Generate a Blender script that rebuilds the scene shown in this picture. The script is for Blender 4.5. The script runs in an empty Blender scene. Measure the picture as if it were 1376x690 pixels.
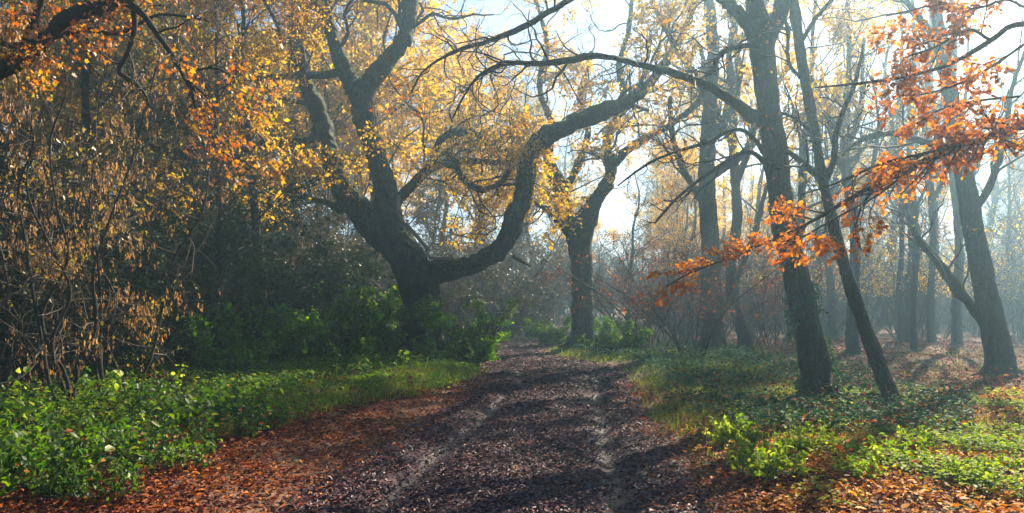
import bpy, math
import numpy as np
from mathutils import Vector

SC = bpy.context.scene
R = math.radians
rng = np.random.default_rng(7)

# ------------------------------------------------------------------ camera
F, CX, HY, EYE = 1000.0, 688.0, 420.0, 1.6      # focal length and horizon of the 1376 px wide photograph
cam_d = bpy.data.cameras.new('camera'); cam = bpy.data.objects.new('camera', cam_d)
SC.collection.objects.link(cam); SC.camera = cam
cam.location = (0, 0, EYE); cam.rotation_euler = (R(90), 0, 0)
cam_d.sensor_width = 36; cam_d.lens = 36 * F / 1376.0
cam_d.shift_y = (HY - 345.0) / 1376.0
cam_d.clip_start = 0.05; cam_d.clip_end = 2000

# ------------------------------------------------------------------ sky, sun, exposure
SUN_AZ, SUN_EL = 33.0, 35.0                     # degrees right of the view direction, above the horizon
W = bpy.data.worlds.new("World"); SC.world = W; W.use_nodes = True
wn = W.node_tree.nodes; wl = W.node_tree.links
for n in list(wn): wn.remove(n)
sky = wn.new('ShaderNodeTexSky'); sky.sky_type = 'NISHITA'; sky.sun_disc = False
sky.sun_elevation = R(SUN_EL); sky.sun_rotation = R(SUN_AZ); sky.air_density = 1.0; sky.dust_density = 1.5; sky.ozone_density = 4.0
bg = wn.new('ShaderNodeBackground'); bg.inputs[1].default_value = 0.05
wo = wn.new('ShaderNodeOutputWorld')
wl.new(sky.outputs[0], bg.inputs[0]); wl.new(bg.outputs[0], wo.inputs[0])
sd = bpy.data.lights.new('sun', 'SUN'); sd.energy = 5.0; sd.angle = R(0.5); sd.color = (1.0, 0.85, 0.62)
sun = bpy.data.objects.new('sun', sd); SC.collection.objects.link(sun)
to_sun = Vector((math.sin(R(SUN_AZ)) * math.cos(R(SUN_EL)), math.cos(R(SUN_AZ)) * math.cos(R(SUN_EL)), math.sin(R(SUN_EL))))
sun.rotation_euler = to_sun.to_track_quat('Z', 'Y').to_euler(); sun.location = to_sun * 60
SC.view_settings.view_transform = 'Standard'; SC.view_settings.look = 'None'
SC.view_settings.gamma = 1; SC.view_settings.exposure = 1.78
cy = SC.cycles
cy.max_bounces = 5; cy.diffuse_bounces = 3; cy.glossy_bounces = 1; cy.transmission_bounces = 3
cy.volume_bounces = 1; cy.transparent_max_bounces = 6; cy.caustics_reflective = False; cy.caustics_refractive = False
cy.sample_clamp_indirect = 3.0
cy.use_denoising = True
HAZE_DENSITY = 0.0030

# ------------------------------------------------------------------ helpers: linking and tags
def link(o, parent=None):
    SC.collection.objects.link(o)
    if parent is not None: o.parent = parent
    return o
def tag(o, label=None, cat=None, group=None, kind=None):
    if label: o['label'] = label
    if cat: o['category'] = cat
    if group: o['group'] = group
    if kind: o['kind'] = kind
    return o
def empty(name, loc, rz=0.0, sc=1.0):
    o = bpy.data.objects.new(name, None); o.empty_display_size = 0.3
    o.location = loc; o.rotation_euler = (0, 0, rz); o.scale = (sc, sc, sc)
    return link(o)
def copy_tree(o, parent=None):
    c = o.copy(); link(c, parent)
    for ch in list(o.children): copy_tree(ch, c)
    return c
def mesh(name, V, faces_list, mat, smooth=True, attrs=None):
    """faces_list: list of int arrays (n,k)"""
    m = bpy.data.meshes.new(name)
    V = np.asarray(V, dtype=np.float32)
    fl = [np.asarray(f, dtype=np.int32) for f in faces_list if len(f)]
    loops = np.concatenate([f.ravel() for f in fl])
    tot = np.concatenate([np.full(len(f), f.shape[1], dtype=np.int32) for f in fl])
    start = np.concatenate([[0], np.cumsum(tot)[:-1]]).astype(np.int32)
    m.vertices.add(len(V)); m.vertices.foreach_set('co', V.ravel())
    m.loops.add(len(loops)); m.loops.foreach_set('vertex_index', loops)
    m.polygons.add(len(tot)); m.polygons.foreach_set('loop_start', start); m.polygons.foreach_set('loop_total', tot)
    if smooth: m.polygons.foreach_set('use_smooth', np.ones(len(tot), dtype=bool))
    m.update(calc_edges=True)
    if attrs:
        for k, a in attrs.items():
            at = m.attributes.new(k, 'FLOAT', 'POINT'); at.data.foreach_set('value', np.asarray(a, dtype=np.float32))
    if mat: m.materials.append(mat)
    return m
def put(name, m, parent=None, loc=None):
    o = bpy.data.objects.new(name, m); link(o, parent)
    if loc is not None: o.location = loc
    return o
class Geo:
    def __init__(s): s.V = []; s.F = {}; s.n = 0
    def add(s, V, Fs):
        if len(V) == 0: return
        s.V.append(np.asarray(V, dtype=np.float32).reshape(-1, 3))
        for f in Fs:
            f = np.asarray(f); s.F.setdefault(f.shape[1], []).append(f + s.n)
        s.n += len(s.V[-1])
    def verts(s): return np.concatenate(s.V)
    def mesh(s, name, mat, off=(0, 0, 0), smooth=True):
        return mesh(name, s.verts() - np.asarray(off, dtype=np.float32), [np.concatenate(f) for f in s.F.values()], mat, smooth)

# ------------------------------------------------------------------ helpers: noise and ground height
def nz(seed, n=9, lo=0.05, hi=0.5):
    g = np.random.default_rng(seed)
    a = g.uniform(0, 2 * np.pi, n); k = np.exp(g.uniform(np.log(lo), np.log(hi), n)); p = g.uniform(0, 7, n)
    return a, k, p
_N = {}
def noise2(x, y, seed, lo=0.05, hi=0.5, n=9):
    key = (seed, lo, hi, n)
    if key not in _N: _N[key] = nz(seed, n, lo, hi)
    a, k, p = _N[key]; r = 0
    for i in range(n): r = r + np.sin(2 * np.pi * k[i] * (np.cos(a[i]) * x + np.sin(a[i]) * y) + p[i])
    return r / n * 1.6
def noise3(P, seed, f):
    g = np.random.default_rng(seed); r = 0
    for i in range(8):
        d = g.normal(size=3); d /= np.linalg.norm(d); k = f * g.uniform(0.5, 1.6)
        r = r + np.sin(2 * np.pi * k * (P @ d) + g.uniform(0, 7))
    return r / 8 * 1.7
PY = np.array([-12, 0, 4, 6, 9, 13, 17, 21, 26, 31, 35, 40, 48, 60, 90.])
PX = np.array([-1.2, -.6, -.3, -.14, .15, .55, 1.05, 1.2, .25, -.8, -.3, 1.4, 5.0, 9., 14.])
PW = np.array([1.9, 1.9, 1.85, 1.8, 1.75, 1.65, 1.7, 1.8, 1.6, 1.5, 1.6, 1.6, 1.6, 1.6, 1.6])
def pathx(y):
    return (np.interp(y - .9, PY, PX) + np.interp(y, PY, PX) + np.interp(y + .9, PY, PX)) / 3
def pathw(y): return np.interp(y, PY, PW)
def base_h(x, y):
    x = np.asarray(x, dtype=float); y = np.asarray(y, dtype=float)
    px = pathx(y); d = np.abs(x - px) / pathw(y)
    side = np.clip((d - .85) / .9, 0, 1); side = side * side * (3 - 2 * side)
    far = np.clip((np.hypot(x, y) - 45) / 60, 0, 1)
    return side * (.10 + .07 * noise2(x, y, 3, .06, .3)) + .035 * noise2(x, y, 5, .05, .2) + far * 1.3 * (1 + .3 * noise2(x, y, 9, .01, .03)) + .012 * noise2(x, y, 11, .6, 1.6) * side
def path_h(x, y):
    u = (x - pathx(y)) / pathw(y)
    wob = .05 * noise2(y, y * 0 + 2, 21, .05, .3)
    rut = np.exp(-((u + .5 + wob) / .10) ** 2) + np.exp(-((u - .56 + wob) / .10) ** 2)
    return base_h(x, y) + .03 - .10 * rut + .03 * (np.exp(-((u + .5 + wob) / .24) ** 2) + np.exp(-((u - .56 + wob) / .24) ** 2)) + .012 * noise2(x, y, 13, .8, 3.0) + .006 * noise2(x, y, 15, 3, 8) + .03 * np.exp(-(u / .3) ** 2), rut
def GH(x, y):
    """top surface wherever it is"""
    x = np.asarray(x, dtype=float); y = np.asarray(y, dtype=float)
    u = np.abs(x - pathx(y)) / pathw(y)
    b = base_h(x, y); p, _ = path_h(x, y)
    k = np.clip((1.12 - u) / .2, 0, 1)
    return np.maximum(b, b * (1 - k) + p * k) * (k < 1) + p * (k >= 1)
def at(px, py, d):
    return np.array([(px - CX) / F * d, d, EYE - (py - HY) / F * d])
def gpt(x, y): return (float(x), float(y), float(GH(x, y)))

# ------------------------------------------------------------------ helpers: branches and leaves
def unit(v): return v / (np.linalg.norm(v, axis=-1, keepdims=True) + 1e-9)
def spline(P, n):
    """Catmull-Rom through the rows of P (any columns), n samples"""
    P = np.asarray(P, dtype=float)
    Q = np.vstack([2 * P[0] - P[1], P, 2 * P[-1] - P[-2]])
    t = np.linspace(0, len(P) - 1 - 1e-6, n); i = t.astype(int); f = (t - i)[:, None]
    a, b, c, d = Q[i], Q[i + 1], Q[i + 2], Q[i + 3]
    return .5 * ((2 * b) + (c - a) * f + (2 * a - 5 * b + 4 * c - d) * f ** 2 + (3 * b - a - 3 * c + d) * f ** 3)
def tubes(geo, P, r, sides, cap=True):
    """P (N,K,3), r (N,K)"""
    N, K, _ = P.shape
    if N == 0: return
    T = np.empty_like(P); T[:, 1:-1] = P[:, 2:] - P[:, :-2]; T[:, 0] = P[:, 1] - P[:, 0]; T[:, -1] = P[:, -1] - P[:, -2]
    T = unit(T); mean = unit(P[:, -1] - P[:, 0])
    ref = np.where(np.abs(mean[:, 2:3]) > .7, np.array([[0., 1, 0]]), np.array([[0, 0, 1.]]))[:, None, :]
    U = unit(np.cross(T, ref)); Wv = np.cross(T, U)
    a = np.linspace(0, 2 * np.pi, sides, endpoint=False)
    ring = U[:, :, None, :] * np.cos(a)[None, None, :, None] + Wv[:, :, None, :] * np.sin(a)[None, None, :, None]
    rr = r[:, :, None] if r.ndim == 2 else r
    V = P[:, :, None, :] + ring * rr[..., None]
    V = V.reshape(-1, 3)
    idx = np.arange(N * K * sides).reshape(N, K, sides)
    nx = np.roll(idx, -1, axis=2)
    f = np.stack([idx[:, :-1], nx[:, :-1], nx[:, 1:], idx[:, 1:]], axis=-1).reshape(-1, 4)
    if cap and sides > 4:
        tip = P[:, -1] + T[:, -1] * r[:, -1:] * .6 if r.ndim == 2 else P[:, -1]
        ti = N * K * sides + np.arange(N)
        V = np.vstack([V, tip]); l = idx[:, -1]; ln = nx[:, -1]
        f2 = np.stack([l, ln, np.broadcast_to(ti[:, None], l.shape)], axis=-1).reshape(-1, 3)
        geo.add(V, [f, f2])
    else: geo.add(V, [f])
def spawn(g, P, r, m, trange, L, ang, K, wig, up, rf, rmin=.002, side=None, flat=0.0):
    """m children for each path of P. returns paths, radii"""
    N, K0, _ = P.shape
    tot = N * m; pi = np.repeat(np.arange(N), m)
    t = np.tile((np.arange(m) + .5) / m, N) + g.uniform(-.5, .5, tot) / m
    t = trange[0] + t * (trange[1] - trange[0])
    q = t * (K0 - 1); i = np.minimum(q.astype(int), K0 - 2); f = (q - i)[:, None]
    o = P[pi, i] * (1 - f) + P[pi, i + 1] * f
    r0 = r[pi, i] * (1 - f[:, 0]) + r[pi, i + 1] * f[:, 0]
    T = unit(P[pi, i + 1] - P[pi, i])
    rnd = g.normal(size=(tot, 3)); rnd[:, 2] *= (1 - flat)
    S = unit(rnd - (rnd * T).sum(1, keepdims=True) * T)
    if side is not None: S = unit(S + side)
    A = np.radians(g.uniform(ang[0], ang[1], tot))[:, None]
    D = unit(T * np.cos(A) + S * np.sin(A))
    Ls = g.uniform(L[0], L[1], tot) * (1 - .45 * t)
    out = np.empty((tot, K, 3)); out[:, 0] = o
    st = (Ls / (K - 1))[:, None]
    for k in range(1, K):
        w = g.normal(size=(tot, 3)) * wig; w[:, 2] = w[:, 2] * (1 - flat * .7) + up
        D = unit(D + w); out[:, k] = out[:, k - 1] + D * st
    rs = np.maximum(np.minimum(r0 * rf, Ls * .02 + .004), rmin)
    rad = rs[:, None] * np.linspace(1, .35, K)[None]
    return out, np.maximum(rad, rmin * .6)
T_DIA = (np.array([[0, 0, 0], [-.34, .5, .1], [0, 1, -.06], [.34, .5, .1]]), [np.array([[0, 2, 1], [0, 3, 2]])])
T_OVAL = (np.array([[0, 0, 0], [-.27, .25, .07], [-.3, .62, .1], [0, 1, -.1], [.3, .62, .1], [.27, .25, .07]]), [np.array([[0, 3, 2, 1], [0, 5, 4, 3]])])
_l = [(0, 0), (-.12, .22), (-.36, .2), (-.24, .42), (-.48, .62), (-.2, .68), (0, 1)]
_lv = [(x, y, abs(x) * .35) for x, y in _l] + [(-x, y, abs(x) * .35) for x, y in _l[1:-1]]
T_LOBE = (np.array(_lv), [np.array([[0, 6, 5, 4, 3, 2, 1]]), np.array([[0, 7, 8, 9, 10, 11, 6]])])
T_HANG = (np.array([[0, 0, 0], [-.14, .3, .06], [-.16, .75, .08], [0, 1, 0], [.16, .75, .08], [.14, .3, .06]]), [np.array([[0, 3, 2, 1], [0, 5, 4, 3]])])
def leaves(geo, g, pos, size, tmpl=T_DIA, along=None, nb=None, nbw=0.0, avg=.25):
    """one leaf for each row of pos; along = preferred leaf direction, nb = preferred normal with weight nbw"""
    N = len(pos)
    if N == 0: return
    D = g.normal(size=(N, 3))
    if along is not None: D = unit(D) * (1 - .55) + along * 1.0
    D = unit(D)
    nrm = g.normal(size=(N, 3)); nrm = unit(nrm)
    if nb is not None: nrm = nrm * (1 - nbw) + np.asarray(nb) * nbw
    nrm = unit(nrm - (nrm * D).sum(1, keepdims=True) * D)
    X = np.cross(D, nrm)
    s = (size * np.exp(g.normal(size=N) * avg))[:, None, None]
    t, fs = tmpl; curl = g.uniform(.3, 2.2, N)[:, None, None]
    V = pos[:, None, :] + s * (X[:, None, :] * t[None, :, 0:1] + D[:, None, :] * t[None, :, 1:2] + curl * nrm[:, None, :] * t[None, :, 2:3])
    k = len(t); o = (np.arange(N) * k)[:, None]
    geo.add(V.reshape(-1, 3), [(f[None] + o[:, :, None]).reshape(-1, f.shape[1]) for f in fs])
def on_paths(g, P, m, t0=.1, jit=.03):
    N, K, _ = P.shape; pi = np.repeat(np.arange(N), m)
    q = g.uniform(t0, .999, N * m) * (K - 1); i = q.astype(int); f = (q - i)[:, None]
    p = P[pi, i] * (1 - f) + P[pi, i + 1] * f
    d = unit(P[pi, i + 1] - P[pi, i])
    return p + g.normal(size=p.shape) * jit, d

# ------------------------------------------------------------------ materials
def mat(name):
    m = bpy.data.materials.new(name); m.use_nodes = True
    nt = m.node_tree
    for n in list(nt.nodes): nt.nodes.remove(n)
    return m, nt.nodes, nt.links
def ramp(nodes, stops):
    r = nodes.new('ShaderNodeValToRGB'); e = r.color_ramp.elements
    e[0].position, e[0].color = stops[0][0], (*stops[0][1], 1)
    e[1].position, e[1].color = stops[-1][0], (*stops[-1][1], 1)
    for p, c in stops[1:-1]:
        x = e.new(p); x.color = (*c, 1)
    return r
def leaf_mat(name, stops, trans=.5, rough=.5, gloss=.08, clump=.35, tgain=1.25):
    m, n, l = mat(name)
    geo = n.new('ShaderNodeNewGeometry'); tex = n.new('ShaderNodeTexCoord')
    ns = n.new('ShaderNodeTexNoise'); ns.inputs['Scale'].default_value = .9; ns.inputs['Detail'].default_value = 2
    l.new(tex.outputs['Object'], ns.inputs['Vector'])
    mx = n.new('ShaderNodeMix'); mx.data_type = 'FLOAT'; mx.inputs[0].default_value = clump
    sp = n.new('ShaderNodeMapRange'); sp.inputs[1].default_value = .3; sp.inputs[2].default_value = .7
    l.new(ns.outputs['Fac'], sp.inputs[0])
    l.new(geo.outputs['Random Per Island'], mx.inputs[2]); l.new(sp.outputs[0], mx.inputs[3])
    r = ramp(n, stops); l.new(mx.outputs[0], r.inputs[0])
    d = n.new('ShaderNodeBsdfDiffuse'); t = n.new('ShaderNodeBsdfTranslucent'); g = n.new('ShaderNodeBsdfGlossy')
    g.inputs['Roughness'].default_value = rough
    hs = n.new('ShaderNodeHueSaturation'); hs.inputs['Saturation'].default_value = 1.15; hs.inputs['Value'].default_value = tgain
    l.new(r.outputs[0], d.inputs[0]); l.new(r.outputs[0], hs.inputs['Color']); l.new(hs.outputs[0], t.inputs[0])
    a = n.new('ShaderNodeMixShader'); a.inputs[0].default_value = trans
    l.new(d.outputs[0], a.inputs[1]); l.new(t.outputs[0], a.inputs[2])
    b = n.new('ShaderNodeMixShader'); b.inputs[0].default_value = gloss
    l.new(a.outputs[0], b.inputs[1]); l.new(g.outputs[0], b.inputs[2])
    o = n.new('ShaderNodeOutputMaterial'); l.new(b.outputs[0], o.inputs[0])
    return m
def bark_mat(name, c1, c2, moss=(.045, .07, .02), mossamt=.5, scale=6.0, bump=.6):
    m, n, l = mat(name)
    tex = n.new('ShaderNodeTexCoord'); mp = n.new('ShaderNodeMapping'); mp.inputs['Scale'].default_value = (1, 1, .22)
    l.new(tex.outputs['Object'], mp.inputs[0])
    v = n.new('ShaderNodeTexVoronoi'); v.feature = 'DISTANCE_TO_EDGE'; v.inputs['Scale'].default_value = scale * 2.2
    nd = n.new('ShaderNodeTexNoise'); nd.inputs['Scale'].default_value = scale; nd.inputs['Detail'].default_value = 8; nd.inputs['Roughness'].default_value = .65
    l.new(mp.outputs[0], nd.inputs[0])
    ad = n.new('ShaderNodeVectorMath'); ad.operation = 'MULTIPLY_ADD'; ad.inputs[1].default_value = (.25, .25, .25)
    l.new(nd.outputs['Color'], ad.inputs[0]); l.new(mp.outputs[0], ad.inputs[2]); l.new(ad.outputs[0], v.inputs['Vector'])
    mr = n.new('ShaderNodeMapRange'); mr.inputs[2].default_value = .12; l.new(v.outputs['Distance'], mr.inputs[0])
    mm = n.new('ShaderNodeMath'); mm.operation = 'MULTIPLY'; l.new(mr.outputs[0], mm.inputs[0]); l.new(nd.outputs['Fac'], mm.inputs[1])
    r = ramp(n, [(0.0, c1), (.6, c2)]); l.new(mm.outputs[0], r.inputs[0])
    geo = n.new('ShaderNodeNewGeometry'); sx = n.new('ShaderNodeSeparateXYZ'); l.new(geo.outputs['Normal'], sx.inputs[0])
    n2 = n.new('ShaderNodeTexNoise'); n2.inputs['Scale'].default_value = 1.3; n2.inputs['Detail'].default_value = 5; l.new(tex.outputs['Object'], n2.inputs[0])
    ma = n.new('ShaderNodeMath'); ma.operation = 'MULTIPLY_ADD'; ma.inputs[1].default_value = .45; l.new(sx.outputs[2], ma.inputs[0]); l.new(n2.outputs['Fac'], ma.inputs[2])
    ms = n.new('ShaderNodeMapRange'); ms.inputs[1].default_value = .5; ms.inputs[2].default_value = .85; ms.inputs[4].default_value = mossamt; l.new(ma.outputs[0], ms.inputs[0])
    mc = n.new('ShaderNodeMix'); mc.data_type = 'RGBA'; l.new(ms.outputs[0], mc.inputs[0]); l.new(r.outputs[0], mc.inputs[6]); mc.inputs[7].default_value = (*moss, 1)
    p = n.new('ShaderNodeBsdfPrincipled'); p.inputs['Roughness'].default_value = .85; l.new(mc.outputs[2], p.inputs['Base Color'])
    p.inputs['Specular IOR Level'].default_value = .3
    bp = n.new('ShaderNodeBump'); bp.inputs['Strength'].default_value = bump; bp.inputs['Distance'].default_value = .2
    l.new(mm.outputs[0], bp.inputs['Height']); l.new(bp.outputs[0], p.inputs['Normal'])
    o = n.new('ShaderNodeOutputMaterial'); l.new(p.outputs[0], o.inputs[0])
    return m
def plain_mat(name, c1, c2, scale=5, rough=.8):
    m, n, l = mat(name)
    tex = n.new('ShaderNodeTexCoord'); nd = n.new('ShaderNodeTexNoise'); nd.inputs['Scale'].default_value = scale; nd.inputs['Detail'].default_value = 3
    l.new(tex.outputs['Object'], nd.inputs[0]); r = ramp(n, [(.35, c1), (.65, c2)]); l.new(nd.outputs['Fac'], r.inputs[0])
    p = n.new('ShaderNodeBsdfPrincipled'); p.inputs['Roughness'].default_value = rough; p.inputs['Specular IOR Level'].default_value = .3
    l.new(r.outputs[0], p.inputs['Base Color']); o = n.new('ShaderNodeOutputMaterial'); l.new(p.outputs[0], o.inputs[0])
    return m
M = {}
M['oak_bark'] = bark_mat('oak_bark', (.016, .014, .010), (.075, .068, .048), moss=(.055, .085, .025), mossamt=.85, bump=1.0)
M['ash_bark'] = bark_mat('ash_bark', (.016, .014, .011), (.07, .065, .05), moss=(.045, .07, .03), mossamt=.75, scale=10, bump=.9)
M['dark_bark'] = bark_mat('dark_bark', (.014, .011, .009), (.06, .05, .04), mossamt=.3, scale=12)
M['twig'] = plain_mat('twig', (.035, .025, .018), (.085, .065, .045))
M['dark_twig'] = plain_mat('dark_twig', (.02, .014, .011), (.045, .033, .025))
M['pale_twig'] = plain_mat('pale_twig', (.14, .11, .08), (.26, .21, .16))
M['gold_leaf'] = leaf_mat('gold_leaf', [(0, (.38, .13, .015)), (.25, (.60, .32, .03)), (.6, (.72, .47, .05)), (.85, (.66, .50, .07)), (1, (.34, .38, .05))], trans=.6, gloss=.03)
M['amber_leaf'] = leaf_mat('amber_leaf', [(0, (.18, .045, .012)), (.35, (.45, .12, .012)), (.65, (.58, .24, .02)), (.85, (.52, .34, .03)), (1, (.22, .30, .03))], trans=.55)
M['beech_leaf'] = leaf_mat('beech_leaf', [(0, (.18, .03, .008)), (.3, (.42, .10, .005)), (.65, (.62, .20, .010)), (.88, (.72, .36, .03)), (1, (.38, .27, .04))], trans=.6, gloss=.02)
M['brown_leaf'] = leaf_mat('brown_leaf', [(0, (.10, .04, .02)), (.5, (.26, .12, .04)), (1, (.42, .22, .06))], trans=.4)
M['olive_leaf'] = leaf_mat('olive_leaf', [(0, (.10, .09, .02)), (.5, (.26, .20, .035)), (1, (.48, .30, .04))], trans=.5)
M['wet_shade_litter'] = leaf_mat('wet_shade_litter', [(0, (.020, .012, .022)), (.5, (.048, .026, .042)), (.8, (.10, .042, .045)), (.93, (.26, .09, .05)), (1, (.34, .25, .24))], trans=.05, rough=.45, gloss=.035, clump=.15)  # wet trampled leaves, with the track's bluish shade also put into the colour
M['sunlit_litter'] = leaf_mat('sunlit_litter', [(0, (.10, .03, .02)), (.3, (.36, .11, .02)), (.6, (.58, .24, .04)), (.88, (.70, .42, .10)), (1, (.62, .50, .30))], trans=.3, rough=.5, gloss=.02, clump=.2)  # litter copy in brighter colours that stand in for strong sunlight
M['red_leaf'] = leaf_mat('red_leaf', [(0, (.10, .03, .02)), (.5, (.30, .07, .02)), (1, (.50, .16, .03))], trans=.5, gloss=.02)
M['drab_leaf'] = leaf_mat('drab_leaf', [(0, (.03, .03, .02)), (.6, (.075, .065, .03)), (1, (.16, .12, .05))], trans=.35)
M['seed'] = leaf_mat('seed', [(0, (.16, .08, .03)), (.5, (.42, .22, .08)), (1, (.62, .40, .18))], trans=.5)
M['holly_leaf'] = leaf_mat('holly_leaf', [(0, (.010, .022, .012)), (.6, (.025, .05, .022)), (1, (.06, .09, .03))], trans=.2, rough=.5, gloss=.012)
M['herb_leaf'] = leaf_mat('herb_leaf', [(0, (.02, .05, .014)), (.45, (.06, .13, .02)), (.75, (.14, .22, .03)), (.93, (.32, .36, .06)), (1, (.38, .24, .06))], trans=.55, rough=.45, gloss=.03)
M['lit_bush_leaf'] = leaf_mat('lit_bush_leaf', [(0, (.035, .10, .02)), (.5, (.11, .23, .03)), (.85, (.26, .38, .05)), (1, (.50, .50, .08))], trans=.6, gloss=.015)  # green lightened so bushes standing in shadow look lit from behind
M['lime_leaf'] = leaf_mat('lime_leaf', [(0, (.06, .13, .015)), (.5, (.20, .30, .04)), (.85, (.42, .46, .08)), (1, (.66, .50, .12))], trans=.55, rough=.5, gloss=.02)
M['ivy_leaf'] = leaf_mat('ivy_leaf', [(0, (.012, .04, .018)), (.6, (.03, .085, .035)), (1, (.10, .15, .05))], trans=.3, rough=.55, gloss=.018)
M['grass_blade'] = leaf_mat('grass_blade', [(0, (.045, .075, .015)), (.55, (.14, .18, .03)), (.85, (.28, .28, .06)), (1, (.42, .34, .15))], trans=.5, gloss=.02)
M['litter'] = leaf_mat('litter', [(0, (.03, .012, .014)), (.35, (.09, .025, .02)), (.6, (.22, .05, .02)), (.82, (.40, .11, .02)), (.94, (.52, .23, .04)), (1, (.36, .26, .18))], trans=.15, rough=.55, gloss=.02, clump=.2)

def ground_mat():
    m, n, l = mat('forest_soil')
    tex = n.new('ShaderNodeTexCoord')
    n1 = n.new('ShaderNodeTexNoise'); n1.inputs['Scale'].default_value = .35; n1.inputs['Detail'].default_value = 6
    n2 = n.new('ShaderNodeTexNoise'); n2.inputs['Scale'].default_value = 9; n2.inputs['Detail'].default_value = 8; n2.inputs['Roughness'].default_value = .7
    v = n.new('ShaderNodeTexVoronoi'); v.inputs['Scale'].default_value = 13
    for q in (n1, n2, v): l.new(tex.outputs['Object'], q.inputs['Vector'])
    r1 = ramp(n, [(0, (.035, .018, .014)), (.4, (.09, .045, .03)), (.75, (.19, .10, .06)), (1, (.28, .17, .10))])
    l.new(v.outputs['Color'], r1.inputs[0])
    r2 = ramp(n, [(.35, (.02, .035, .012)), (.7, (.06, .085, .025))]); l.new(n2.outputs['Fac'], r2.inputs[0])
    at_ = n.new('ShaderNodeAttribute'); at_.attribute_name = 'green'
    ma = n.new('ShaderNodeMath'); ma.operation = 'MULTIPLY_ADD'; ma.inputs[1].default_value = 1.5; ma.inputs[2].default_value = -.75
    l.new(n1.outputs['Fac'], ma.inputs[0]); mb = n.new('ShaderNodeMath'); mb.operation = 'ADD'; mb.use_clamp = True
    l.new(ma.outputs[0], mb.inputs[0]); l.new(at_.outputs['Fac'], mb.inputs[1])
    mx = n.new('ShaderNodeMix'); mx.data_type = 'RGBA'; l.new(mb.outputs[0], mx.inputs[0]); l.new(r1.outputs[0], mx.inputs[6]); l.new(r2.outputs[0], mx.inputs[7])
    p = n.new('ShaderNodeBsdfPrincipled'); p.inputs['Roughness'].default_value = .9; p.inputs['Specular IOR Level'].default_value = .2
    l.new(mx.outputs[2], p.inputs['Base Color'])
    bp = n.new('ShaderNodeBump'); bp.inputs['Strength'].default_value = .9; bp.inputs['Distance'].default_value = .04; l.new(n2.outputs['Fac'], bp.inputs['Height']); l.new(bp.outputs[0], p.inputs['Normal'])
    o = n.new('ShaderNodeOutputMaterial'); l.new(p.outputs[0], o.inputs[0]); return m
def mud_mat():
    m, n, l = mat('wet_mud')
    tex = n.new('ShaderNodeTexCoord')
    n1 = n.new('ShaderNodeTexNoise'); n1.inputs['Scale'].default_value = 1.2; n1.inputs['Detail'].default_value = 5
    n2 = n.new('ShaderNodeTexNoise'); n2.inputs['Scale'].default_value = 14; n2.inputs['Detail'].default_value = 8; n2.inputs['Roughness'].default_value = .7
    v = n.new('ShaderNodeTexVoronoi'); v.inputs['Scale'].default_value = 17
    for q in (n1, n2, v): l.new(tex.outputs['Object'], q.inputs['Vector'])
    r1 = ramp(n, [(0, (.022, .014, .022)), (.5, (.048, .030, .042)), (.85, (.10, .05, .05)), (1, (.17, .09, .08))]); l.new(v.outputs['Color'], r1.inputs[0])
    at_ = n.new('ShaderNodeAttribute'); at_.attribute_name = 'rut'
    mx = n.new('ShaderNodeMix'); mx.data_type = 'RGBA'; l.new(at_.outputs['Fac'], mx.inputs[0]); l.new(r1.outputs[0], mx.inputs[6]); mx.inputs[7].default_value = (.016, .013, .022, 1)
    p = n.new('ShaderNodeBsdfPrincipled'); l.new(mx.outputs[2], p.inputs['Base Color'])
    a = n.new('ShaderNodeMath'); a.operation = 'MULTIPLY'; l.new(at_.outputs['Fac'], a.inputs[0]); l.new(n1.outputs['Fac'], a.inputs[1])
    rr = n.new('ShaderNodeMapRange'); rr.inputs[1].default_value = .2; rr.inputs[2].default_value = .55; rr.inputs[3].default_value = .85; rr.inputs[4].default_value = .38; l.new(a.outputs[0], rr.inputs[0])
    l.new(rr.outputs[0], p.inputs['Roughness']); p.inputs['Specular IOR Level'].default_value = .14
    bp = n.new('ShaderNodeBump'); bp.inputs['Strength'].default_value = .9; bp.inputs['Distance'].default_value = .035; l.new(n2.outputs['Fac'], bp.inputs['Height']); l.new(bp.outputs[0], p.inputs['Normal'])
    o = n.new('ShaderNodeOutputMaterial'); l.new(p.outputs[0], o.inputs[0]); return m
M['soil'] = ground_mat(); M['mud'] = mud_mat()

# ------------------------------------------------------------------ ground and track
def greenness(x, y):
    px = pathx(y); u = (x - px) / pathw(y); s = np.sign(u); a = np.abs(u)
    g = np.clip((a - np.where(s < 0, np.interp(y, [10, 13.5, 18], [1.95, 1.35, 1.1]), 1.0)) / .4, 0, 1)
    right_open = (s > 0) * np.clip((x - 5.0 - .08 * y) / 2.0, 0, 1)
    return g * (1 - .75 * right_open) * np.clip(1.2 - np.hypot(x, y) / 60, .2, 1)
xs = np.concatenate([-np.geomspace(150, 14, 34), np.linspace(-13.6, 13.6, 180), np.geomspace(14, 150, 34)])
ys = np.concatenate([-np.geomspace(150, 4, 20), np.linspace(-3.6, 30, 220), np.geomspace(30.5, 150, 40)])
X, Y = np.meshgrid(xs, ys); nxx, nyy = len(xs), len(ys)
u = np.abs(X - pathx(Y)) / pathw(Y)
Z = base_h(X, Y) - .10 * np.clip((.95 - u) / .15, 0, 1)
idx = np.arange(nxx * nyy).reshape(nyy, nxx)
fq = np.stack([idx[:-1, :-1], idx[:-1, 1:], idx[1:, 1:], idx[1:, :-1]], -1).reshape(-1, 4)
gm = mesh('ground', np.stack([X, Y, Z], -1).reshape(-1, 3), [fq], M['soil'], attrs={'green': greenness(X, Y).ravel()})
tag(put('ground', gm), 'leafy forest floor under the trees', kind='structure')
ts = np.concatenate([np.linspace(-10, 3, 60), np.linspace(3.05, 26, 420), np.linspace(26.2, 75, 160)])
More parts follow.
